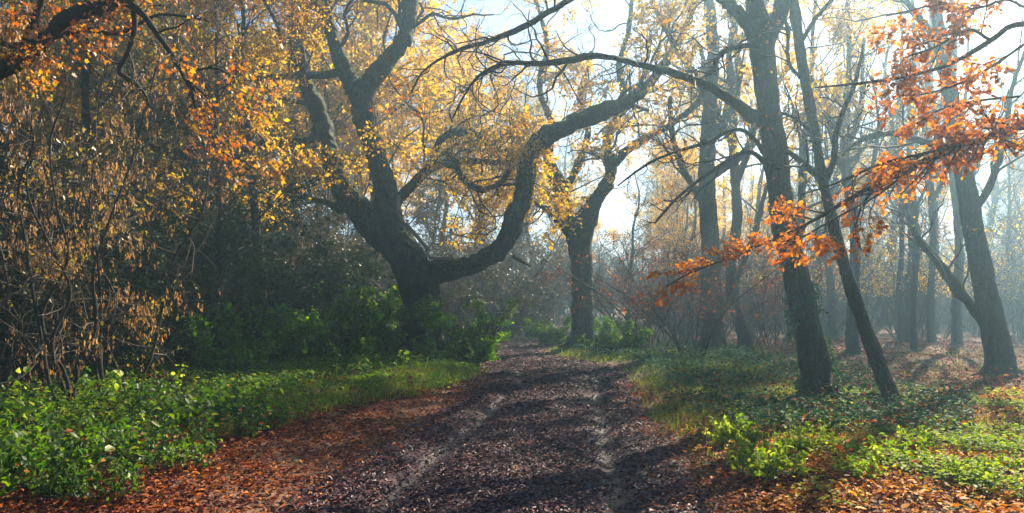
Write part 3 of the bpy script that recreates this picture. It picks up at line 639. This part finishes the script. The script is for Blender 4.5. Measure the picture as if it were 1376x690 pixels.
def proto_shrub(name, seed, h, n, spread, leafm, wood, size, leafn, twig_r=.006, lean=.35, gap=-.3, levels=None, zmin=.15):
    g = np.random.default_rng(seed); root = empty(name, (0, 0, 0)); w = Geo()
    a = g.uniform(0, 2 * np.pi, n); rr = spread * np.sqrt(g.uniform(0, 1, n)) * .35
    P = np.empty((n, 8, 3)); P[:, 0] = np.stack([np.cos(a) * rr, np.sin(a) * rr, np.full(n, -.1)], -1)
    D = unit(np.stack([np.cos(a) * lean * g.uniform(.2, 1.6, n), np.sin(a) * lean * g.uniform(.2, 1.6, n), np.ones(n)], -1))
    L = h * g.uniform(.6, 1.1, n)[:, None] / 7
    for k in range(1, 8):
        D = unit(D + g.normal(size=(n, 3)) * .13 + np.stack([np.cos(a), np.sin(a), -a * 0], -1) * .04); P[:, k] = P[:, k - 1] + D * L
    r = (h * .007 * g.uniform(.5, 1.2, n))[:, None] * np.linspace(1, .3, 8)[None]
    tubes(w, P, r, 5, cap=False); st = put('stems', w.mesh('stems', wood), root); st.name = 'stem_cluster'
    lv = levels or [dict(m=12, L=(h * .15, h * .38), ang=(30, 75), K=6, wig=.28, up=.03, sides=3, t=(.06, 1), leaf=max(1, leafn // 2)),
                    dict(m=10, L=(h * .06, h * .16), K=4, wig=.3, sides=3, rmin=twig_r, leaf=leafn)]
    crown(root, (0, 0, 0), seed + 3, P, r, dict(levels=lv, wood=wood, leafmat=leafm, size=size, zmin=zmin, gap=gap, gapf=.6, jit=.03))
    return root
protos = [proto_tree('woodland_tree', 1000, 15, .20, M['gold_leaf'], dict(zmin=6.0)),
          proto_tree('woodland_tree', 1010, 13, .16, M['olive_leaf'], dict(gap=-.1, zmin=7.0)),
          proto_tree('woodland_tree', 1020, 16, .24, M['gold_leaf'], dict(gap=.45)),
          proto_tree('woodland_tree', 1030, 14, .13, M['brown_leaf'], dict(gap=.6))]
used = set()
def place(protos_i, pi, x, y, rz, s, label, cat, group):
    p = protos_i[pi]
    o = p if id(p) not in used else copy_tree(p)
    used.add(id(p))
    o.location = (float(x), float(y), float(base_h(x, y))); o.rotation_euler = (0, 0, rz); o.scale = (s, s, s)
    return tag(o, label, cat, group)
g = np.random.default_rng(42)
kinds = ['golden leaved tree in the dense wood behind the old twisted oak', 'olive leaved tree in the hazy wood beyond the track',
         'sparse leaved tree in the hazy wood beyond the track', 'nearly bare brown tree in the pale wood on the right']
pts = []
def far_enough(x, y, dmin):
    for a, b in pts:
        if (a - x) ** 2 + (b - y) ** 2 < dmin * dmin: return False
    return True
def scatter(n, xr, yr, dmin, clear=3.5):
    out = []; tries = 0
    while len(out) < n and tries < n * 60:
        tries += 1
        y = g.uniform(*yr); f = g.uniform(*xr); x = f * y
        if abs(x - pathx(y)) < clear: continue
        if y < 31.5 and abs(x / y - .096) < .07: continue
        if y < 29 and abs(x / y + .04) < .03: continue
        if y < 46 and -.01 < x / y - .082 < .045: continue
        if far_enough(x, y, dmin): pts.append((x, y)); out.append((x, y))
    return out
for (x, y) in scatter(42, (-.85, .12), (29, 60), 3.0): place(protos, int(g.choice([0, 1, 0])), x, y, g.uniform(0, 6.28), g.uniform(.95, 1.35), kinds[0], 'tree', 'golden trees behind the old oak')
for (x, y) in scatter(18, (.08, .34), (38, 70), 3.6): place(protos, int(g.choice([0, 2, 3, 2])), x, y, g.uniform(0, 6.28), g.uniform(.6, .85), kinds[1], 'tree', 'trees beyond the track bend')
for (x, y) in scatter(24, (.34, .9), (36, 85), 4): place(protos, int(g.choice([2, 3, 3])), x, y, g.uniform(0, 6.28), g.uniform(.8, 1.1), kinds[3], 'tree', 'thin pale trees on the right')
for (x, y) in scatter(14, (-.95, -.33), (17, 30), 2.8): place(protos, int(g.choice([1, 0, 3])), x, y, g.uniform(0, 6.28), g.uniform(.75, 1.0), 'olive leaved tree crowded in the dark wood on the left', 'tree', 'trees crowded on the left')

place(protos, 0, 10.1, 25.5, 2.0, .95, 'golden leaved tree added to shade the track, hidden behind the dark forked trunk', 'tree', None)  # extra tree, trunk hidden, added so its crown shades the track
for (x, y) in scatter(26, (-.02, .85), (58, 98), 3.5): place(protos, int(g.choice([2, 2, 0, 3])), x, y, g.uniform(0, 6.28), g.uniform(1.1, 1.5), 'pale far tree dissolving into the bright sky beyond the clearing', 'tree', 'pale far trees under the bright sky')
# leafless thicket
shrubs = [proto_shrub('thicket_shrub', 1100, 5.0, 20, 2.2, M['drab_leaf'], M['twig'], .08, 3, gap=.0, twig_r=.009),
          proto_shrub('thicket_shrub', 1110, 4.2, 20, 2.6, M['drab_leaf'], M['twig'], .08, 3, gap=.0, twig_r=.009),
          proto_shrub('thicket_shrub', 1120, 5.6, 14, 2.2, M['red_leaf'], M['twig'], .08, 2, gap=.25, zmin=1.4)]
pts = [(p[0], p[1]) for p in [(oak_base[0], oak_base[1]), (b1[0], b1[1]), (b2[0], b2[1]), (b3[0], b3[1])]]
for (x, y) in scatter(80, (-.85, .13), (27, 55), 1.7, 2.8): place(shrubs, int(g.choice([0, 1])), x, y, g.uniform(0, 6.28), g.uniform(1.1, 1.75), 'leafless twiggy shrub in the blue-grey thicket behind the oaks', 'shrub', 'shrubs of the thicket behind the oaks')
for (x, y) in scatter(60, (.12, .85), (47, 76), 2.2, 2.8): place(shrubs, int(g.choice([0, 1, 1])), x, y, g.uniform(0, 6.28), g.uniform(.9, 1.4), 'twiggy shrub in the hazy thicket beyond the clearing', 'shrub', 'shrubs beyond the clearing')
for (px_, d, s, lab) in [(875, 27, .9, 'midway between the stout oak and the wide mossy trunk'), (905, 33, 1.1, 'just left of the wide mossy trunk, far back'), (935, 24, .8, 'in front of the wide mossy trunk'), (1010, 34, 1.0, 'behind the dark bowed trunk'), (850, 36, 1.2, 'nearest the stout oak, far back'), (1040, 29, .8, 'left of the dark forked trunk')]:
    x = (px_ - CX) / F * d; place(shrubs, 2, x, d, g.uniform(0, 6.28), s, 'rusty leaved shrub ' + lab, 'shrub', 'rusty leaved shrubs')
hazel = [proto_shrub('hazel_shrub', 1130, 7.0, 9, 2.2, M['gold_leaf'], M['twig'], .09, 3, gap=-.1, twig_r=.008, lean=.25, zmin=2.2), proto_shrub('hazel_shrub', 1140, 6.0, 9, 2.2, M['olive_leaf'], M['twig'], .09, 3, gap=-.1, twig_r=.008, lean=.25, zmin=2.0)]
for (x, y) in scatter(22, (.2, .85), (39, 58), 3.0, 3.0): place(hazel, int(g.choice([0, 0, 1])), x, y, g.uniform(0, 6.28), g.uniform(.9, 1.4), 'slim yellow leaved hazel in the mist beyond the clearing', 'shrub', 'yellow hazels beyond the clearing')
# backdrop of dense far scrub
for (x, y) in scatter(60, (-.95, .95), (72, 100), 3.2, 0): place(shrubs, int(g.choice([0, 1])), x, y, g.uniform(0, 6.28), g.uniform(1.4, 2.0), 'dim tall shrub at the misty far edge of the wood', 'shrub', 'shrubs at the misty far edge')
# dark holly and evergreen scrub on the left
holly = [proto_shrub('holly_bush', 1200, 4.4, 14, 2.6, M['holly_leaf'], M['dark_twig'], .075, 7, gap=-.5), proto_shrub('holly_bush', 1210, 3.2, 12, 2.4, M['holly_leaf'], M['dark_twig'], .07, 7, gap=-.4)]
for i, (x, y, s) in enumerate([(-13.5, 17, 1.5), (-11, 15.5, 1.3), (-9.4, 19, 1.5), (-12.5, 21, 1.6), (-15.5, 22, 1.6), (-8.2, 23.5, 1.5), (-10.8, 26, 1.6), (-7.6, 27.5, 1.4), (-14, 27, 1.6), (-9.0, 14.8, 1.0), (-17, 19, 1.6), (-10.5, 13.2, 1.1), (-7.2, 18.5, 1.0), (-6.2, 25.5, 1.1), (-12.6, 14.0, 1.3)]):
    place(holly, i % 2, x, y, i * 1.3, s, 'dark evergreen bush in the shadowy wood at the left', 'bush', 'dark evergreen bushes on the left')

# hornbeam with hanging seed clusters
def hornbeam(label, x, y, h, seed):
    g_ = np.random.default_rng(seed); base = gpt(x, y); root = empty('hornbeam', base); tag(root, label, 'tree', None)
    stems = [stem_path(g_, h * g_.uniform(.8, 1.1), .032, (g_.normal() * .12, g_.normal() * .1), 8, .16) for _ in range(4)]
    for s in stems: put('stem', limb_mesh('stem', s, M['dark_bark'], (0, 0, 0), seed, 8), root)
    P, r = as_paths(stems, 12); P = P.copy()
    w = Geo(); lg = Geo()
    A, ra = spawn(g_, P, r, 14, (.18, 1), (1.0, 2.4), (45, 95), 8, .2, -.03, .5, .005); tubes(w, A, ra, 4, cap=False)
    B, rb = spawn(g_, A, ra, 7, (.15, 1), (.4, 1.1), (25, 70), 6, .25, -.05, .5, .003); tubes(w, B, rb, 3, cap=False)
    C, rc = spawn(g_, B, rb, 3, (.2, 1), (.15, .45), (25, 70), 4, .25, -.1, .5, .0018); tubes(w, C, rc, 3, cap=False)
    put('branchwork', w.mesh('branchwork', M['twig']), root)
    p, d = on_paths(g_, C, 2, .2, .02)
    k = noise3(p, seed, .45) > .15; p = p[k]
    # each cluster: a few hanging bracts one under another
    for j in range(4):
        q = p + g_.normal(size=p.shape) * .012 + np.array([0, 0, -.025 * j]); q = q[g_.uniform(size=len(q)) < .8]
        leaves(lg, g_, q, .05, T_HANG, along=np.tile(np.array([0, 0, -1.8]), (len(q), 1)))
    put('seed_clusters', lg.mesh('seed_cluster', M['seed'], smooth=False), root).name = 'seed_cluster'
    lf = Geo(); p, d = on_paths(g_, B, 3, .2, .03); p = p[noise3(p, seed + 4, .5) > .1]
    leaves(lf, g_, p, .055, T_OVAL, along=d[:len(p)] * .4 + np.array([0, 0, -.5])); put('crown', lf.mesh('crown', M['olive_leaf'], smooth=False), root)
    return root
hornbeam('hornbeam hung with rusty seed clusters at the left edge above the nettles', -6.2, 10.6, 5.2, 1300)
hornbeam('second hornbeam with hanging tan seed clusters, nearer the grassy bank', -6.7, 12.4, 5.4, 1310)
hornbeam('shadowy hornbeam behind the seed-hung trees on the left', -8.6, 12.6, 6.0, 1320)

# ------------------------------------------------------------------ green plants
def herb(name, seed, h, n, spread, leafm, size, ln=4, tm=T_OVAL):
    """bushy green plant: arching leafy stems"""
    g_ = np.random.default_rng(seed); root = empty(name, (0, 0, 0)); w = Geo(); lg = Geo()
    a = g_.uniform(0, 2 * np.pi, n); rr = spread * np.sqrt(g_.uniform(0, 1, n))
    P = np.empty((n, 6, 3)); P[:, 0] = np.stack([np.cos(a) * rr, np.sin(a) * rr, np.full(n, -.03)], -1)
    D = unit(np.stack([g_.normal(size=n) * .3, g_.normal(size=n) * .3, np.ones(n)], -1)); L = (h * g_.uniform(.45, 1.1, n) / 5)[:, None]
    for k in range(1, 6): D = unit(D + g_.normal(size=(n, 3)) * .16); P[:, k] = P[:, k - 1] + D * L
    r = np.full((n, 6), .0035) * np.linspace(1, .4, 6); tubes(w, P, r, 3, cap=False)
    B, rb = spawn(g_, P, r, 4, (.25, 1), (h * .12, h * .35), (40, 80), 4, .2, -.02, .7, .0018); tubes(w, B, rb, 3, cap=False)
    put('stems', w.mesh('stem_cluster', M['herb_stem']), root).name = 'stem_cluster'
    for PP, m in ((P, ln * 2), (B, ln)):
        p, d = on_paths(g_, PP, m, .2, .01)
        leaves(lg, g_, p, size, tm, along=d * .3 + unit(g_.normal(size=d.shape)) * .8 + np.array([0, 0, -.1]), nb=(0, 0, 1), nbw=.6)
    put('foliage', lg.mesh('foliage', leafm, smooth=False), root)
    return root
M['herb_stem'] = plain_mat('herb_stem', (.05, .08, .02), (.10, .11, .04))
nettle = [herb('nettle_clump', 1400, .66, 34, .55, M['herb_leaf'], .062), herb('nettle_clump', 1410, .5, 32, .6, M['herb_leaf'], .055)]
gg = np.random.default_rng(77)
nettle.append(herb('nettle_clump', 1415, .5, 34, .5, M['lit_bush_leaf'], .058))
nl = [(-4.35, 6.2, 2, 'at the lower left corner, brightest of the patch'), (-3.75, 6.55, 0, 'at the lower left, first clump beside the orange leaves'), (-4.7, 7.1, 2, 'at the left edge just above the corner clump'), (-3.55, 7.6, 1, 'with its right side spilling onto the orange leaves'),
      (-4.5, 7.9, 0, 'in the middle of the patch'), (-5.4, 8.1, 2, 'at the left edge below the seed-hung hornbeam'), (-3.65, 8.9, 0, 'at the right end of the patch, second row from the back'), (-4.8, 9.1, 1, 'in front of the tan-hung hornbeam stems'),
      (-6.0, 9.0, 0, 'under the hornbeam at the left edge'), (-4.0, 10.3, 1, 'rearmost on the right, beside the grassy bank'), (-5.4, 10.4, 0, 'rearmost in the middle, among hornbeam stems'), (-6.9, 10.4, 1, 'rearmost on the left, in hornbeam shade'),
      (-3.15, 7.0, 3, 'smallest and isolated, out on the orange leaves'), (-3.1, 9.7, 3, 'small and isolated, where orange leaves meet the grass'), (-3.35, 6.0, 3, 'small, at the very bottom of the picture on the left')]
for i, (x, y, k, lab) in enumerate(nl):
    place(nettle, k % 3, x, y, i * 1.1, float(gg.uniform(.5, .65) if k == 3 else gg.uniform(.65, 1.3)), 'leafy nettle clump ' + lab, 'plant', 'nettle clumps at the lower left')
lime = [herb('bramble_clump', 1420, .42, 34, .42, M['lime_leaf'], .06), herb('bramble_clump', 1430, .3, 34, .45, M['lime_leaf'], .05)]
rl = [(2.35, 6.9, 'beside the right wheel rut, nearest the track'), (2.95, 7.5, 'second from the track on the sunlit ground'), (3.0, 6.4, 'at the bottom edge, right of the orange leaves by the rut'), (3.6, 7.0, 'in the middle of the sunlit group'), (3.75, 6.2, 'at the bottom edge, centre of the right corner'),
      (4.3, 6.6, 'second from the lower right corner'), (4.2, 7.7, 'below the foot of the slim leaning tree'), (4.75, 6.3, 'at the lower right corner'), (3.35, 8.4, 'below the dark forked trunk'), (4.1, 9.2, 'just in front of the slim leaning tree'), (2.6, 8.5, 'on the edge of the shady ivy near the track'),
      (5.2, 7.5, 'at the right edge above the corner clump'), (5.4, 9.3, 'right of the slim leaning tree foot')]
for i, (x, y, lab) in enumerate(rl):
    place(lime, i % 2, x, y, i * 1.7, float(gg.uniform(.4, .85)), 'yellow-green bramble clump ' + lab, 'plant', 'sunlit bramble clumps at the lower right')
# green bushes round the foot of the old oak and on the left bank
bush = [proto_shrub('green_bush', 1500, 2.5, 18, 1.6, M['lit_bush_leaf'], M['twig'], .085, 7, gap=-.3, lean=.35),
        proto_shrub('green_bush', 1510, 1.6, 18, 2.0, M['lit_bush_leaf'], M['twig'], .08, 7, gap=-.3, lean=.6)]
for i, (px_, d, s, k, lab) in enumerate([
        (498, 22.0, 1.05, 0, 'tall green bush against the left side of the old twisted oak'),
        (628, 22.0, .9, 0, 'bright green bush right of the old oak at the track edge'),
        (574, 20.8, .36, 0, 'low dark green bush in front of the old oak trunk'),
        (452, 21.5, 1.0, 1, 'spreading green bush left of the tall bush at the old oak'),
        (415, 20.0, 1.15, 1, 'wide green bush halfway along the grassy bank'),
        (345, 18.6, 1.05, 1, 'green bush behind the sunlit strip of grass'),
        (280, 17.0, .9, 1, 'leftmost green bush at the back of the grassy bank'),
        (742, 34.0, .8, 1, 'small green bush just left of the stout oak'),
        (835, 27.0, .8, 1, 'low green bush right of the stout oak foot')]):
    place(bush, k, (px_ - CX) / F * d, d, i * 1.9, s, lab, 'bush', None)

# yellow-flowered / seedling stems on the bank
def seedling(label, px_, d, h, seed):
    g_ = np.random.default_rng(seed); x = (px_ - CX) / F * d; base = gpt(x, d); root = empty('young_plant', base); tag(root, label, 'plant', None)
    w = Geo(); P = np.array([[[0, 0, -.03], [.02, 0, h * .3], [.0, .01, h * .6], [-.03 + g_.normal() * .06, 0, h]]]); tubes(w, P, np.array([[.006, .005, .004, .002]]), 5); put('stem', w.mesh('stem', M['herb_stem']), root)
    lg = Geo(); p, d_ = on_paths(g_, P, 26, .45, .05); leaves(lg, g_, p, .085, T_OVAL, along=np.tile([0, 0, .2], (len(p), 1)) * 0 + unit(g_.normal(size=p.shape)), nb=(0, 0, 1), nbw=.3)
    put('foliage', lg.mesh('foliage', M['lime_leaf'], smooth=False), root)
for i, (px_, d, h, lab) in enumerate([(455, 15.6, .75, 'yellow-green seedling beside the grassy bank, tallest of the row'), (490, 16.5, .6, 'short yellow seedling on the bank below the tall bush'),
        (540, 17.6, .55, 'yellow seedling nearest the left edge of the track'), (25, 7.9, .9, 'tall lime stem rising from the nettles at the left edge'),
        (150, 9.6, .8, 'pale yellow sapling above the nettles'), (240, 11.2, .75, 'yellow-leaved sapling at the right end of the nettle patch'), (630, 19.8, .8, 'lime sapling at the track edge beside the bright green bush')]):
    seedling(lab, px_, d, h, 1600 + i)

def um(x, y): return (x - pathx(y)) / pathw(y)
def eL(y): return np.interp(y, [10, 13.5, 18], [1.95, 1.35, 1.1])
# ------------------------------------------------------------------ stuff: grass, ivy, fallen leaves
def area(g_, n, xr, yr, fn, near=1.0):
    """random ground points kept with probability fn(x,y)"""
    y = yr[0] + (yr[1] - yr[0]) * g_.uniform(0, 1, n) ** near; x = g_.uniform(xr[0], xr[1], n) * (y if xr[2] else 1)
    k = g_.uniform(0, 1, n) < fn(x, y); return x[k], y[k]
def grass(name, label, n, xr, yr, fn, h, seed, near=1.0, wid=.006):
    g_ = np.random.default_rng(seed); x, y = area(g_, n, xr, yr, fn, near); N = len(x); z = GH(x, y) - .01
    hh = h * g_.uniform(.4, 1.2, N); a = g_.uniform(0, 2 * np.pi, N); le = g_.uniform(.1, .8, N) * hh
    dx, dy = np.cos(a) * le, np.sin(a) * le; wx, wy = -np.sin(a) * wid, np.cos(a) * wid
    wsc = np.clip(y / 12, .7, 3); wx, wy = wx * wsc, wy * wsc
    B = np.stack([x, y, z], -1)
    def v(t, w, zz): return B + np.stack([dx * t + wx * w, dy * t + wy * w, hh * zz], -1)
    V = np.stack([v(0, -1, 0), v(0, 1, 0), v(.35, .8, .6), v(.35, -.8, .6), v(1, 0, .95)], 1).reshape(-1, 3)
    o = (np.arange(N) * 5)[:, None]
    q = o + np.array([[0, 1, 2, 3]]); t = o + np.array([[3, 2, 4]])
    tag(put(name, mesh(name, V, [q, t], M['grass_blade'], smooth=False)), label, 'grass', kind='stuff')
def um(x, y): return (x - pathx(y)) / pathw(y)
nse = lambda x, y, s, lo=.15, hi=.6: noise2(x, y, s, lo, hi)
grass('grass', 'short grass on the bank left of the track', 150000, (-.62, -.02, True), (8, 24), lambda x, y: np.clip((-um(x, y) - eL(y)) * 2.5, 0, 1) * (.7 + .6 * nse(x, y, 61)), .2, 1700)
grass('grass', 'dull grass on the shady verge right of the track', 130000, (.05, .7, True), (7.5, 30), lambda x, y: np.clip((um(x, y) - .95) * 2.5, 0, 1) * (.5 + .6 * nse(x, y, 62)) * np.clip(1.3 - np.clip(x - 4.0 - .08 * y, 0, 9) * .5, .05, 1), .15, 1710)
def ground_leaves(name, label, cat, n, xr, yr, fn, size, mt, seed, hr, near=1.0, tm=T_OVAL, flat=.8, grow=0.03):
    g_ = np.random.default_rng(seed); x, y = area(g_, n, xr, yr, fn, near)
    z = GH(x, y) + g_.uniform(hr[0], hr[1], len(x)); lg = Geo()
    sz = size * (1 + grow * np.maximum(y - 8, 0)); D = g_.normal(size=(len(x), 3)); D[:, 2] *= .25
    leaves(lg, g_, np.stack([x, y, z], -1), sz, tm, along=unit(D) * 2, nb=(0, 0, 1), nbw=flat)
    tag(put(name, lg.mesh(name, mt, smooth=False)), label, cat, kind='stuff')
ground_leaves('ivy', 'dark glossy ivy and bramble leaves carpeting the right verge', 'ground cover', 90000, (.08, .62, True), (8.5, 34),
              lambda x, y: np.clip((um(x, y) - 1.15) * 1.5, 0, 1) * (.45 + .8 * nse(x, y, 63)) * np.clip(1.2 - np.clip(x - 5.0 - .07 * y, 0, 9) * .45, 0, 1), .06, M['ivy_leaf'], 1720, (.03, .28))
ground_leaves('weeds', 'green weeds and low leaves covering the bank on the left', 'ground cover', 110000, (-.66, -.05, True), (8.5, 26),
              lambda x, y: np.clip((-um(x, y) - eL(y) - .35) * 1.2, 0, 1) * (.4 + .9 * nse(x, y, 64)), .055, M['herb_leaf'], 1730, (.02, .4))
ground_leaves('weeds', 'yellow-green weeds thickened to look sunlit over the lower right ground', 'ground cover', 80000, (.2, .8, True), (5.6, 14),
              lambda x, y: np.clip((um(x, y) - 1.3) * 1.5, 0, 1) * np.clip(.1 + 1.1 * nse(x, y, 65, .3, 1.2), 0, 1), .045, M['lime_leaf'], 1740, (.02, .14))  # pale weeds added in quantity so this ground looks more lit
ground_leaves('weeds', 'bright low leaves edging the grassy bank beside the track', 'ground cover', 60000, (-.5, -.03, True), (9.5, 21),
              lambda x, y: np.clip(1.3 - np.abs(-um(x, y) - eL(y) - .7) * 1.6, 0, 1) * (.35 + .9 * nse(x, y, 70, .2, .9)), .045, M['lit_bush_leaf'], 1745, (.02, .2))
rutgap = lambda x, y: np.clip(1.0 - .6 * np.exp(-((np.abs(um(x, y) - .03) - .53) / .10) ** 2), 0, 1)
ground_leaves('fallen_leaves', 'wet trampled leaves, darkened for shade, covering the near part of the track', 'fallen leaves', 170000, (-.75, .5, True), (4.6, 17),
              lambda x, y: rutgap(x, y) * np.clip(3.0 * (1.05 - np.abs(um(x, y))), 0, 1) * (.7 + .4 * nse(x, y, 66, .3, 1.5)), .042, M['wet_shade_litter'], 1750, (.002, .022), near=1.15, flat=.9)
ground_leaves('fallen_leaves', 'red and orange leaves drifted along both edges of the track', 'fallen leaves', 170000, (-.75, .6, True), (4.6, 17),
              lambda x, y: np.clip(.06 + 1.4 * (np.abs(um(x, y)) - .75), 0, 1) * rutgap(x, y) * np.clip(1.1 - np.clip(np.where(um(x, y) < 0, -um(x, y) - eL(y), um(x, y) - 1.5), 0, 9) * 1.4, .06, 1) * (.75 + .4 * nse(x, y, 68, .3, 1.5)), .045, M['litter'], 1755, (.002, .04), near=1.1, flat=.85)
ground_leaves('fallen_leaves', 'orange leaves brightened for sunlight on the lower right ground', 'fallen leaves', 90000, (.16, .8, True), (5, 15),
              lambda x, y: np.clip((um(x, y) - .95) * 1.5, 0, 1) * np.clip(.45 + .7 * nse(x, y, 69, .2, .9), .03, 1) * np.clip((x - 1.0 - .22 * (y - 6)) * .8, .05, 1), .047, M['sunlit_litter'], 1758, (.002, .05), near=1.1, flat=.82)
ground_leaves('fallen_leaves', 'brown leaves strewn over the open ground on the right', 'fallen leaves', 110000, (.2, .8, True), (9, 42),
              lambda x, y: np.clip((um(x, y) - 1.2), 0, 1) * (.6 + .4 * nse(x, y, 67)), .055, M['litter'], 1760, (.002, .03), near=1.3, tm=T_DIA, flat=.88)
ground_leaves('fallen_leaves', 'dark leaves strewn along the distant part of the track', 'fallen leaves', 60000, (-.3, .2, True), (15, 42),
              lambda x, y: np.clip(1.5 - np.abs(um(x, y)), 0, 1), .05, M['wet_shade_litter'], 1770, (.002, .03), tm=T_DIA, flat=.88)

ground_leaves('fallen_leaves', 'scattered brown leaves caught on the nettles and ivy', 'fallen leaves', 5000, (-.8, .7, True), (5.5, 16),
              lambda x, y: (np.abs(um(x, y)) > 1.4) * 1.0, .05, M['litter'], 1780, (.05, .42), flat=.6)
# ------------------------------------------------------------------ haze
hm, n, l = mat('haze')
pv = n.new('ShaderNodeVolumePrincipled'); pv.inputs['Color'].default_value = (.46, .76, 1.0, 1); pv.inputs['Density'].default_value = HAZE_DENSITY; pv.inputs['Anisotropy'].default_value = .7
o = n.new('ShaderNodeOutputMaterial'); l.new(pv.outputs[0], o.inputs['Volume'])
zs = 26.0
hv = np.array([[x, y, z] for x in (-153, 153) for y in (-153, 153) for z in (-2.0, zs)], dtype=float)
hf = np.array([[0, 1, 3, 2], [4, 6, 7, 5], [0, 4, 5, 1], [2, 3, 7, 6], [0, 2, 6, 4], [1, 5, 7, 3]])
tag(put('haze', mesh('haze', hv, [hf], hm, smooth=False)), 'thin blue morning mist filling the wood', 'haze', kind='stuff')
nt = sum(len(o.data.polygons) for o in SC.objects if o.type == 'MESH'); print('POLYS', nt, [(m.name, len(m.polygons)) for m in bpy.data.meshes if len(m.polygons) > 15000], 'unique', sum(len(m.polygons) for m in bpy.data.meshes), 'OBJ', len(SC.objects))
